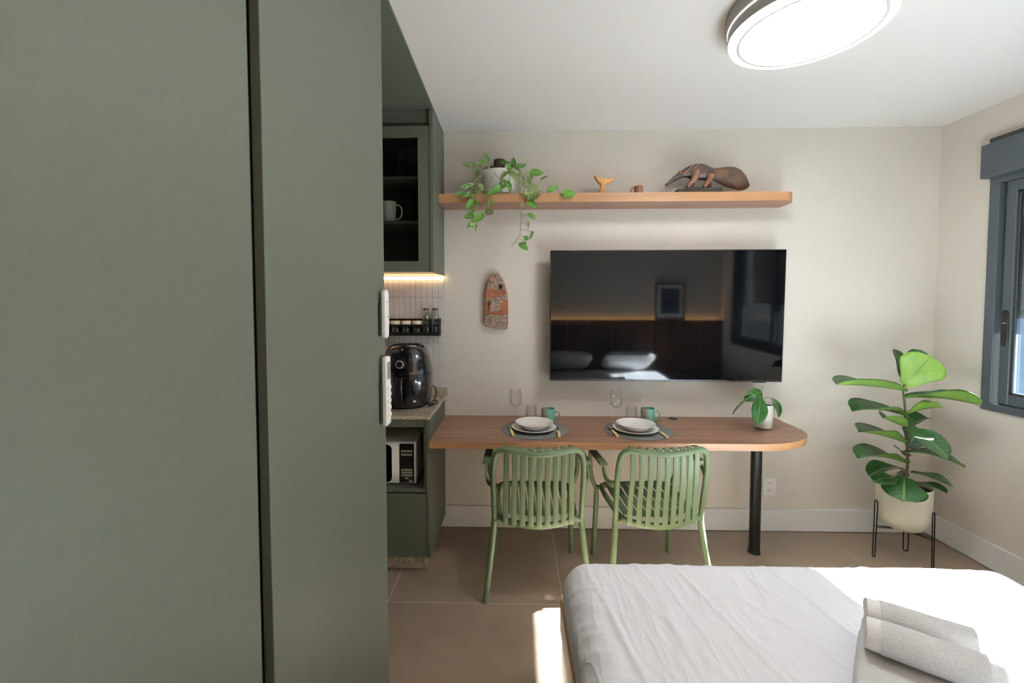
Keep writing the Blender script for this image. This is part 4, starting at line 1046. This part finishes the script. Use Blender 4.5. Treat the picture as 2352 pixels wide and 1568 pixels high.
for k in range(5):
    for q in range(2):
        subpart('button', box(xs - 0.0003, xs + 0.0035, 1.499 + q * 0.020, 1.515 + q * 0.020, 1.128 + k * 0.024, 1.142 + k * 0.024, 0.0012, 1), 'white_plastic', bd)

# ================================================================== SHELF DECOR
ZS = SZ1 + 0.0003
def ipx(x0, y0, sc, Y):
    """zoomed drawing coordinates to metres on the plane y = Y"""
    return lambda a, b: at(x0 + a / sc, y0 + b / sc, Y)
# whale tail
q = ipx(1340, 340, 4.704, 2.80)
out = [(118, 300), (135, 303), (165, 325), (205, 337), (250, 333), (290, 332), (330, 325), (322, 350), (290, 375), (250, 392), (232, 408), (226, 440), (232, 475), (240, 512), (153, 512), (170, 475), (181, 440), (185, 415), (180, 395), (150, 365), (125, 330)]
pts = [q(*p) for p in out]; pts = [(p.x, max(p.z, ZS)) for p in pts]; zmin = min(p[1] for p in pts)
pts = [(a, ZS if c < zmin + 0.004 else c) for a, c in pts]
wt = tag(obj('whale_tail', prism(pts, 2.783, 2.817, 'y', 0.007, 3), 'whale_wood', smooth=True), 'light wooden whale tail figurine on the shelf', 'figurine')
cpv = thing('wooden_cup', 'tiny striped wooden cup with handle on the shelf', 'cup', (0.781, 2.80, ZS), world=False)
obj('bowl', lathe([(0, 0), (0.024, 0), (0.027, 0.004), (0.0265, 0.054), (0.024, 0.060), (0.020, 0.060), (0.021, 0.01), (0, 0.008)], 32), 'cup_wood', cpv, True)
obj('handle', tube(catmull([(-0.022, 0, 0.052), (-0.038, 0, 0.048), (-0.046, 0, 0.034), (-0.044, 0, 0.018), (-0.038, 0, 0.004), (-0.024, 0, 0.008)], 5), 1.0, 10, flat=(0.016, 0.007), up=(0, 1, 0)), 'cup_wood', cpv, True)
# anteater
an = thing('anteater_sculpture', 'carved dark wooden anteater sculpture with broad tail on the shelf', 'sculpture', (1.143, 2.80, ZS))
q = ipx(1520, 360, 10.69, 2.80)
def loft(secs, thick, seg=18, yoff=0.0):
    """secs: (x, top, bottom) in drawing units; thick: half thickness as a function"""
    bm = bmesh.new(); rings = []
    for i, (a, t_, b_) in enumerate(secs):
        T_, B_ = q(a, t_), q(a, b_); c = (T_ + B_) / 2; hz = (T_.z - B_.z) / 2; hy = thick(i, hz)
        rings.append([bm.verts.new((c.x, 2.80 + yoff + hy * math.sin(2 * PI * k / seg), c.z + hz * math.cos(2 * PI * k / seg))) for k in range(seg)])
    for A, B in zip(rings, rings[1:]):
        for k in range(seg): bm.faces.new((A[k], A[(k + 1) % seg], B[(k + 1) % seg], B[k]))
    bm.faces.new(rings[0][::-1]); bm.faces.new(rings[-1]); return bm
def dense(secs, n=3): return [tuple(v) for v in catmull(secs, n)]
bsec = dense([(78, 678, 705), (110, 650, 712), (160, 605, 685), (230, 535, 645), (330, 445, 598), (420, 388, 548), (500, 325, 515), (600, 262, 505), (700, 215, 540), (800, 182, 560), (900, 170, 562), (1000, 178, 575), (1100, 212, 585), (1200, 258, 580), (1280, 285, 572), (1340, 330, 540)])
bth = lambda i, hz: min(0.055, hz * (0.72 if i > 12 else 0.85))
obj('body', loft(bsec, bth), 'carved_dark', an, True)
tsec = dense([(1200, 300, 540), (1300, 278, 592), (1400, 268, 650), (1500, 256, 700), (1600, 248, 745), (1700, 247, 780), (1800, 256, 806), (1900, 300, 822), (1980, 365, 818), (2050, 455, 800), (2100, 575, 775), (2126, 690, 740)])
obj('tail', loft(tsec, lambda i, hz: 0.016 + 0.012 * max(0, 1 - i / 30)), 'carved_tail', an, True)
def limb(ps, yo, mat, nm='leg'):
    P = []; R = []
    for a, c, r_ in ps:
        v = q(a, c); P.append(Vector((v.x, 2.80 + yo, v.z))); R.append(r_ * 0.000262)
    PP = catmull(P, 4); RR = [v.x for v in catmull([Vector((r_, 0, 0)) for r_ in R], 4)]
    o = obj(nm, tube(PP, RR, 14), mat, an, True)
limb([(815, 350, 70), (800, 420, 92), (770, 530, 82), (710, 620, 64), (650, 690, 56), (610, 745, 58), (575, 775, 40)], -0.030, 'carved_brown')
limb([(810, 480, 70), (790, 600, 56), (775, 700, 50), (780, 770, 58)], 0.026, 'carved_dark')
limb([(1150, 480, 90), (1120, 580, 74), (1060, 680, 54), (1010, 750, 52), (985, 775, 46)], -0.030, 'carved_brown')
limb([(1170, 500, 70), (1190, 620, 52), (1215, 720, 48), (1220, 770, 50)], 0.026, 'carved_dark')
for a, c in ((345, 440), (470, 455)):
    v = q(a, c); obj('ear', tube(catmull([(v.x, 2.775, v.z), (v.x + 0.012, 2.766, v.z + 0.008), (v.x + 0.024, 2.768, v.z + 0.002)], 4), [0.002, 0.003, 0.005, 0.006, 0.007, 0.006, 0.005, 0.004, 0.003], 8), 'carved_brown', an, True)
def on_body(a, c):
    best = min(range(len(bsec)), key=lambda i: abs(bsec[i][0] - a)); x, t_, b_ = bsec[best]
    mid, half = (t_ + b_) / 2, (b_ - t_) / 2; hz = (q(x, t_).z - q(x, b_).z) / 2
    hy = bth(best, hz); k = max(0, 1 - ((c - mid) / half) ** 2); v = q(a, c)
    return Vector((v.x, 2.80 - hy * math.sqrt(k) - 0.001, v.z))
for ln in ([(515, 445), (560, 395), (620, 345), (680, 290), (730, 240), (790, 205)], [(720, 330), (780, 290), (830, 250), (880, 205), (925, 178)]):
    obj('stripe', tube(catmull([on_body(*p) for p in ln], 4), 0.0022, 6), 'inlay', an, True)
bo = [(300, 940), (305, 900), (340, 832), (420, 838), (520, 822), (545, 792), (1412, 797), (1412, 940)]
pts = [q(*p) for p in bo]; pts = [(p.x, ZS if c_[1] == 940 else p.z) for p, c_ in zip(pts, bo)]
obj('base', prism(pts, 2.752, 2.848, 'y', 0.003, 1), 'carved_base', an)

# driftwood face on the wall
dm = thing('driftwood_mask', 'weathered driftwood face plaque hanging on the wall', 'plaque', (-0.12, 2.90, 1.36))
q = ipx(1080, 600, 8.714, 2.905)
def plate(ptsz, y0, y1, mat, bev=0.003, nm='slab'):
    P = [q(*p) for p in ptsz]
    b = prism([(p.x, p.z) for p in P], y0, y1, 'y', bev, 2)
    return obj(nm, b, mat, dm)
back = [(455, 240), (520, 236), (580, 245), (640, 330), (700, 460), (745, 640), (757, 800), (762, 1050), (760, 1200), (745, 1350), (640, 1352), (480, 1335), (380, 1312), (300, 1290), (292, 1100), (290, 900), (300, 600), (330, 480), (390, 330)]
plate(back, 2.893, 2.9235, 'driftwood_orange', 0.004, 'body')
fh = [(455, 244), (520, 240), (576, 250), (632, 335), (690, 462), (735, 640), (748, 776), (560, 778), (420, 782), (300, 784), (306, 610), (340, 485), (398, 335)]
plate(fh, 2.882, 2.8935, 'driftwood_grey', 0.004, 'brow')
P2 = [(330, 560), (450, 545), (600, 590), (680, 560), (725, 640), (660, 700), (500, 715), (420, 720), (310, 745)]
plate(P2, 2.879, 2.8825, 'driftwood_orange', 0.002, 'bark_patch')
P3 = [(420, 265), (470, 250), (430, 400), (390, 470), (380, 380)]
plate(P3, 2.8795, 2.8822, 'driftwood_orange', 0.0015, 'bark_patch')
plate([(412, 770), (575, 766), (600, 880), (616, 990), (480, 1003), (384, 1000), (398, 880)], 2.872, 2.894, 'driftwood_grey', 0.003, 'nose')
plate([(345, 793), (395, 790), (385, 815), (350, 818)], 2.8905, 2.8935, 'eye_white', 0.001, 'eye')
plate([(580, 793), (640, 788), (645, 812), (590, 822)], 2.8905, 2.8935, 'eye_white', 0.001, 'eye')
ch = [(300, 1080), (360, 1045), (480, 1062), (620, 1072), (755, 1045), (752, 1200), (740, 1346), (640, 1348), (480, 1330), (304, 1286)]
plate(ch, 2.884, 2.8935, 'driftwood_grey', 0.003, 'chin')
v = q(605, 510); obj('knot', move(rot(lathe([(0, 0), (0.012, 0), (0.010, 0.002), (0, 0.001)], 18, sy=1.4), PI / 2, 'X'), (v.x, 2.8792, v.z)), 'knot_black', dm, True)
v = q(508, 288); obj('nail_hole', move(rot(lathe([(0, 0), (0.005, 0), (0.004, 0.0015), (0, 0.001)], 14), PI / 2, 'X'), (v.x, 2.8822, v.z)), 'knot_black', dm, True)
rg = random.Random(11)
for k in range(16):
    a = rg.uniform(330, 730); c = rg.uniform(1080, 1230); L_ = rg.uniform(40, 110)
    P = [q(a + rg.uniform(-8, 8), c + L_ * t) for t in (0, 0.5, 1)]
    obj('carved_groove', tube([(p.x, 2.8838, p.z) for p in P], 0.0009, 5), 'knot_black', dm)

# ================================================================== PLANTS
# fiddle leaf fig in the corner
PX, PY = 2.305, 2.600
st = thing('plant_stand', 'black wire hairpin plant stand in the corner', 'plant stand', (PX, PY, 0))
for lx_, ly_ in ((2.164, 2.625), (2.398, 2.681), (2.358, 2.496)):
    d = Vector((lx_ - PX, ly_ - PY, 0)).normalized(); t_ = Vector((-d.y, d.x, 0)); c = Vector((PX, PY, 0)) + d * 0.1425; h = 0.0135
    top = Vector((PX, PY, 0)) + d * 0.1375
    loop = []
    for k in range(9): a = PI * k / 8; loop.append(c + t_ * (h * 0.8 * math.cos(PI + a)) + Vector((0, 0, 0.014 - 0.011 * math.sin(a))))
    for k in range(9): a = PI * k / 8; loop.append(top + t_ * (h * math.cos(a)) + Vector((0, 0, 0.335 + h * math.sin(a))))
    loop = [Vector(v) for v in loop]
    obj('leg', tube(loop, 0.0032, 8, closed=True), 'black_metal', st, True)
for lx_, ly_ in ((2.164, 2.625), (2.398, 2.681), (2.358, 2.496)):
    d = Vector((lx_ - PX, ly_ - PY, 0)).normalized(); t_ = Vector((-d.y, d.x, 0))
    for s_ in (-0.011, 0.011):
        obj('cross_bar', tube([Vector((PX, PY, 0.190)) + t_ * s_ * 0.3, Vector((PX, PY, 0.190)) + d * 0.139 + t_ * s_], 0.0028, 6), 'black_metal', st, True)
fg = thing('fiddle_leaf_fig', 'tall fiddle leaf fig in a cream pot on the wire stand', 'plant', (PX, PY, 0.1935))
obj('pot', lathe([(0, 0.1935), (0.045, 0.1945), (0.080, 0.205), (0.108, 0.232), (0.122, 0.270), (0.1275, 0.33), (0.1285, 0.460), (0.1255, 0.463), (0.1225, 0.460), (0.121, 0.33), (0.05, 0.215), (0, 0.210)], 48, PX, PY), 'pot_cream', fg, True)
obj('soil', lathe([(0, 0.452), (0.06, 0.449), (0.1205, 0.440), (0.119, 0.42), (0, 0.42)], 36, PX, PY), 'soil', fg, True)
qf = lambda a, b, Y: at(1880 + a / 2.905, 780 + b / 2.905, Y)
stem_pts = [Vector((PX, PY, 0.44))] + [qf(*p) for p in ((590, 880, 2.598), (594, 780, 2.602), (586, 640, 2.60), (578, 520, 2.595), (576, 430, 2.60), (566, 360, 2.602), (570, 300, 2.60))]
obj('stem', tube(catmull(stem_pts, 5), [0.0085 - 0.0045 * k / (5 * 7) for k in range(5 * 7 + 1)], 10), 'stem_brown', fg, True)
FT, FY_ = ('fig_top', 'fig_under'), ('fig_young', 'fig_young')
FIG = [  # base, tip (drawing units), depth at base and tip, width, normal, fold, arch, wave, materials
 ((570, 308), (752, 108), 2.60, 2.55, 0.215, (-0.55, -1, 0.10), 0.14, 0.02, 0.035, FY_),
 ((560, 300), (505, 62), 2.62, 2.68, 0.150, (0.5, -1, 0.35), 0.25, 0.03, 0.03, FT),
 ((600, 290), (672, 66), 2.64, 2.70, 0.120, (-0.3, -1, 0.4), 0.2, 0.03, 0.03, FT),
 ((588, 345), (122, 300), 2.60, 2.48, 0.190, (0, 0.10, 1), 0.50, 0.02, 0.03, FT),
 ((565, 390), (1082, 440), 2.60, 2.47, 0.200, (0, 0.16, 1), 0.55, 0.06, 0.03, FT),
 ((585, 502), (832, 452), 2.59, 2.50, 0.150, (0.1, 0.16, 1), 0.60, 0.07, 0.04, FY_),
 ((592, 518), (222, 480), 2.60, 2.52, 0.185, (0.1, -0.05, 1), 0.50, 0.07, 0.03, FT),
 ((582, 585), (436, 522), 2.59, 2.50, 0.120, (0.2, 0.05, 1), 0.65, 0.00, 0.04, FT),
 ((588, 580), (732, 518), 2.60, 2.62, 0.120, (-0.2, -0.1, 1), 0.60, 0.00, 0.05, FT),
 ((595, 697), (266, 612), 2.60, 2.52, 0.170, (0.2, 0.02, 1), 0.55, 0.03, 0.03, FT),
 ((552, 588), (872, 795), 2.58, 2.43, 0.235, (0.35, -0.75, 0.75), 0.12, 0.12, 0.02, FT),
 ((592, 722), (665, 590), 2.63, 2.70, 0.160, (-0.1, -1, 0.4), 0.15, 0.02, 0.03, FT),
 ((597, 830), (258, 785), 2.60, 2.52, 0.185, (0.15, 0.02, 1), 0.50, 0.06, 0.03, FT),
 ((555, 750), (978, 855), 2.59, 2.45, 0.180, (0.2, -0.12, 1), 0.30, 0.10, 0.03, FT),
 ((578, 772), (540, 730), 2.62, 2.70, 0.100, (-0.1, -1, 0.4), 0.15, 0.02, 0.03, FT),
 ((565, 872), (338, 908), 2.60, 2.52, 0.115, (-0.1, -0.10, 1), 0.45, 0.12, 0.03, FT),
 ((612, 882), (903, 990), 2.60, 2.49, 0.115, (0.2, -0.2, 1), 0.35, 0.06, 0.03, FT),
 ((640, 950), (857, 1026), 2.60, 2.47, 0.105, (0.2, -0.30, 1), 0.3, 0.08, 0.03, FT),
 ((572, 912), (568, 1078), 2.56, 2.450, 0.200, (-0.55, -0.70, 0.45), 0.10, 0.06, 0.01, FT),
 ((520, 925), (368, 948), 2.58, 2.51, 0.110, (-0.2, -0.5, 0.9), 0.2, 0.10, 0.04, FT),
 ((600, 910), (520, 895), 2.64, 2.70, 0.110, (0.0, -0.6, 0.9), 0.2, 0.08, 0.04, FT),
]
for i, (b_, t_, yb_, yt_, W_, N_, fo, ar, wv, ms) in enumerate(FIG):
    B_, T_ = qf(*b_, yb_), qf(*t_, yt_)
    leafobj('leaf', leaf_bm(B_, T_, W_, N_, 'fiddle', ar, fo, wv, 18, 10, 0.0009, i), ms, fg)

# rubber plant on the table
rp = thing('rubber_plant', 'small rubber plant in a white pot on the table end', 'plant', (1.514, 2.665, TZ))
obj('pot', lathe([(0, 0.004), (0.038, 0.004), (0.046, 0.010), (0.060, 0.148), (0.0585, 0.150), (0.057, 0.148), (0.046, 0.02), (0, 0.016)], 40, 1.514, 2.665, TZ), 'pot_white', rp, True)
for a in (0.6, 2.7, 4.8): obj('foot', lathe([(0, 0), (0.008, 0), (0.008, 0.0045), (0, 0.0045)], 12, 1.514 + 0.03 * math.cos(a), 2.665 + 0.03 * math.sin(a), TZ), 'black_matte', rp)
obj('soil', lathe([(0, 0.142), (0.0565, 0.138), (0.055, 0.12), (0, 0.12)], 30, 1.514, 2.665, TZ), 'soil', rp, True)
qr = lambda a, b, Y: at(1640 + a / 3.564, 860 + b / 3.564, Y)
obj('stem', tube(catmull([Vector((1.514, 2.668, TZ + 0.13)), qr(398, 205, 2.665), qr(393, 160, 2.66), qr(393, 130, 2.66)], 5), 0.0032, 8), 'stem_green', rp, True)
obj('sprout', tube(catmull([qr(393, 135, 2.66), qr(400, 108, 2.655), qr(413, 84, 2.65)], 4), [0.004, 0.0045, 0.004, 0.0036, 0.003, 0.0024, 0.0016, 0.001, 0.0004], 8), 'stem_green', rp, True)
RT = ('rubber_top', 'rubber_under')
for b_, t_, yb_, yt_, W_, N_, fo, ar in (
    ((380, 186), (346, 411), 2.615, 2.560, 0.098, (0.1, -1, 0.35), 0.10, 0.05),
    ((388, 137), (243, 212), 2.655, 2.640, 0.072, (0.35, -0.8, 0.6), 0.15, 0.22),
    ((372, 165), (153, 330), 2.65, 2.600, 0.070, (-0.62, 0.55, 0.72), 0.30, 0.08),
    ((466, 190), (528, 352), 2.650, 2.610, 0.080, (0.62, -0.85, 0.2), 0.14, 0.14)):
    leafobj('leaf', leaf_bm(qr(*b_, yb_), qr(*t_, yt_), W_, N_, 'ellipse', ar, fo, 0.0, 14, 8, 0.0009), RT, rp)
for ps in (((393, 175, 2.662), (386, 172, 2.64), (380, 188, 2.615)), ((393, 150, 2.66), (392, 138, 2.658), (386, 137, 2.655)), ((395, 165, 2.66), (385, 158, 2.655), (371, 166, 2.65)), ((397, 200, 2.664), (420, 186, 2.66), (445, 185, 2.655), (467, 190, 2.65))):
    obj('petiole', tube(catmull([qr(*p) for p in ps], 4), 0.0018, 7), 'stem_green', rp, True)

# trailing pothos on the shelf
pt = thing('pothos', 'trailing pothos in a white bowl pot spilling over the shelf', 'plant', (-0.092, 2.805, ZS))
obj('pot', lathe([(0, 0.0), (0.075, 0.0), (0.098, 0.012), (0.112, 0.040), (0.119, 0.085), (0.121, 0.152), (0.1185, 0.154), (0.116, 0.152), (0.113, 0.08), (0.085, 0.02), (0, 0.015)], 48, -0.092, 2.805, ZS, sx=1.02, sy=0.84), 'pot_white', pt, True)
obj('soil', lathe([(0, 0.142), (0.1155, 0.136), (0.11, 0.11), (0, 0.11)], 36, -0.092, 2.805, ZS, sx=1.02, sy=0.84), 'soil', pt, True)
lgp = tube([(-0.100, 2.83, ZS + 0.13), (-0.098, 2.83, ZS + 0.19), (-0.097, 2.832, ZS + 0.238)], [0.043, 0.037, 0.0365], 18)
for v in lgp.verts: v.co += Vector((noise.noise(v.co * 40), noise.noise(v.co * 40 + Vector((3, 0, 0))), 0)) * 0.003
obj('moss_log', lgp, 'bark', pt, True)
obj('log_stub', tube([(-0.118, 2.81, ZS + 0.15), (-0.140, 2.80, ZS + 0.180), (-0.150, 2.798, ZS + 0.190)], [0.020, 0.016, 0.008], 10), 'bark', pt, True)
qp = lambda a, b, Y=2.69: at(1000 + a / 5.6, 320 + b / 5.6, Y)
VINES = [
 [(1040, 430, 2.76), (1080, 480, 2.70), (1082, 600, 2.692), (1078, 700, 2.690), (1084, 800, 2.690), (1095, 900, 2.692), (1100, 1080, 2.70), (1088, 1220, 2.70), (1045, 1290, 2.70), (980, 1370, 2.705)],
 [(640, 440, 2.76), (590, 470, 2.71), (510, 520, 2.69), (480, 620, 2.688), (450, 690, 2.69), (500, 740, 2.69), (530, 810, 2.69), (560, 890, 2.69), (580, 940, 2.69)],
 [(620, 440, 2.75), (560, 480, 2.70), (520, 660, 2.69), (540, 690, 2.69)],
 [(760, 440, 2.72), (700, 540, 2.70), (640, 640, 2.695), (645, 720, 2.688), (655, 820, 2.688), (670, 895, 2.69)],
 [(640, 640, 2.694), (680, 720, 2.688), (700, 790, 2.688)], [(645, 650, 2.694), (690, 700, 2.69), (740, 790, 2.69)],
 [(1060, 440, 2.76), (1130, 490, 2.74), (1210, 570, 2.73), (1320, 650, 2.73), (1440, 710, 2.725)],
 [(1080, 460, 2.75), (1100, 560, 2.72), (1180, 615, 2.71), (1300, 610, 2.70), (1355, 540, 2.70), (1362, 512, 2.70)],
 [(1100, 600, 2.71), (1090, 690, 2.70), (1160, 740, 2.69), (1210, 760, 2.69)],
 [(1440, 710, 2.725), (1448, 670, 2.72), (1450, 650, 2.72)], [(1560, 590, 2.72), (1582, 640, 2.72), (1583, 705, 2.715)],
 [(460, 690, 2.69), (400, 820, 2.69), (400, 900, 2.69), (430, 970, 2.69)], [(440, 900, 2.69), (520, 930, 2.69), (580, 960, 2.69)], [(500, 900, 2.69), (490, 960, 2.69), (470, 1060, 2.69)],
 [(960, 470, 2.69), (955, 560, 2.69), (960, 640, 2.69)],
]
PET = [
 [(640, 420, 2.76), (600, 370, 2.75), (580, 335, 2.75)], [(650, 420, 2.77), (665, 340, 2.77), (682, 275, 2.77)], [(620, 420, 2.75), (590, 340, 2.76), (560, 310, 2.76)],
 [(620, 430, 2.74), (540, 400, 2.71), (478, 375, 2.70)], [(990, 430, 2.78), (985, 380, 2.76), (1005, 345, 2.75)], [(1130, 480, 2.74), (1180, 435, 2.72), (1232, 428, 2.71)],
 [(1000, 430, 2.77), (940, 370, 2.75), (930, 330, 2.75)], [(840, 520, 2.69), (770, 450, 2.70), (720, 420, 2.73)], [(840, 640, 2.69), (880, 630, 2.688), (930, 650, 2.688)],
 [(1100, 990, 2.695), (1160, 966, 2.69), (1210, 970, 2.69)], [(1102, 1080, 2.70), (1150, 1085, 2.70), (1178, 1095, 2.70)], [(1095, 1160, 2.70), (1180, 1162, 2.70), (1240, 1192, 2.70)],
 [(1088, 1230, 2.70), (1130, 1250, 2.70), (1158, 1262, 2.70)], [(1055, 1285, 2.70), (1110, 1295, 2.70), (1150, 1322, 2.70)], [(1030, 1320, 2.70), (1080, 1330, 2.70), (1105, 1350, 2.70)],
 [(1098, 905, 2.693), (1130, 880, 2.69), (1152, 900, 2.69)], [(480, 580, 2.69), (420, 600, 2.69), (400, 610, 2.69)], [(470, 640, 2.69), (410, 680, 2.69), (360, 690, 2.69)],
]
for v in VINES: obj('vine', tube(catmull([qp(*p) for p in v], 5), 0.0021, 7), 'stem_green', pt, True)
for v in PET: obj('petiole', tube(catmull([qp(*p) for p in v], 4), 0.0012, 6), 'stem_brown' if v[0][1] > 860 else 'stem_green', pt, True)
LV = [ # bx by tx ty w depth kind (p plain, v variegated, u pale underside)
 (475,350,345,305,85,2.70,'u'),(640,305,545,255,32,2.76,'p'),(687,275,617,165,48,2.77,'p'),(582,330,518,318,42,2.75,'p'),(540,395,495,425,52,2.71,'p'),(545,430,510,470,40,2.71,'u'),
 (975,335,830,278,56,2.74,'p'),(1008,345,1000,228,64,2.75,'p'),(1030,358,1175,328,64,2.73,'v'),(1022,372,1105,425,48,2.72,'p'),(940,330,962,468,86,2.71,'v'),(905,425,845,500,66,2.70,'u'),(985,418,1045,545,64,2.70,'u'),
 (1230,428,1395,432,90,2.71,'p'),(1360,512,1450,466,36,2.70,'u'),(1240,470,1165,500,60,2.72,'u'),(1205,500,1210,600,50,2.72,'u'),(1105,515,1120,610,66,2.72,'u'),(1080,440,1150,480,50,2.73,'u'),
 (840,520,920,545,44,2.685,'u'),(838,615,668,700,96,2.683,'p'),(912,555,980,650,72,2.684,'p'),(850,612,915,600,44,2.686,'p'),(840,560,825,610,40,2.69,'u'),(1450,655,1575,598,66,2.715,'p'),(1652,700,1805,705,112,2.700,'p'),
 (1225,595,1325,680,84,2.69,'u'),(1150,690,1255,682,74,2.688,'v'),(1215,765,1362,690,104,2.684,'u'),(1240,740,1310,780,56,2.686,'v'),(1202,795,1302,890,90,2.684,'p'),(1207,968,1292,1028,70,2.69,'p'),(1185,1062,1195,1142,34,2.70,'u'),
 (1250,1188,1218,1292,38,2.70,'u'),(1152,1272,1207,1262,60,2.70,'p'),(1145,1318,1162,1358,34,2.70,'p'),(1096,1352,1192,1425,84,2.70,'p'),
 (480,590,318,632,64,2.687,'v'),(432,695,348,762,70,2.685,'v'),(375,680,262,722,46,2.686,'p'),(485,798,398,905,92,2.685,'p'),(545,798,538,852,28,2.685,'p'),(478,905,440,972,40,2.686,'p'),
 (475,985,368,1000,78,2.686,'p'),(592,965,486,1060,98,2.684,'p'),(475,1060,408,1140,52,2.688,'p'),(482,1062,522,1186,74,2.686,'v'),(705,798,685,892,54,2.684,'u'),(720,790,765,840,44,2.684,'u'),(658,930,752,945,84,2.684,'u'),
 (575,575,615,665,62,2.69,'u'),(540,650,600,692,58,2.688,'u'),(455,590,440,650,50,2.689,'p'),(480,705,505,760,40,2.687,'p'),(1128,820,1130,870,30,2.69,'u'),(735,375,840,395,50,2.75,'p'),(665,395,640,350,36,2.76,'p'),(960,600,950,690,26,2.685,'u'),
]
rl = random.Random(5)
for i, (bx_, by_, tx_, ty_, w_, Y_, k_) in enumerate(LV):
    ms = {'p': ('pothos_leaf', 'pothos_under'), 'v': ('pothos_variegated', 'pothos_under'), 'u': ('pothos_under', 'pothos_leaf')}[k_]
    dy = rl.uniform(-0.012, 0.004)
    N_ = (rl.uniform(-0.45, 0.45), -1, rl.uniform(-0.1, 0.55))
    leafobj('leaf', leaf_bm(qp(bx_, by_, Y_), qp(tx_, ty_, Y_ + dy), w_ * 0.00049 * 1.22, N_, 'heart', 0.05, rl.uniform(0.02, 0.22), 0.015, 11, 6, 0.0005, i), ms, pt)
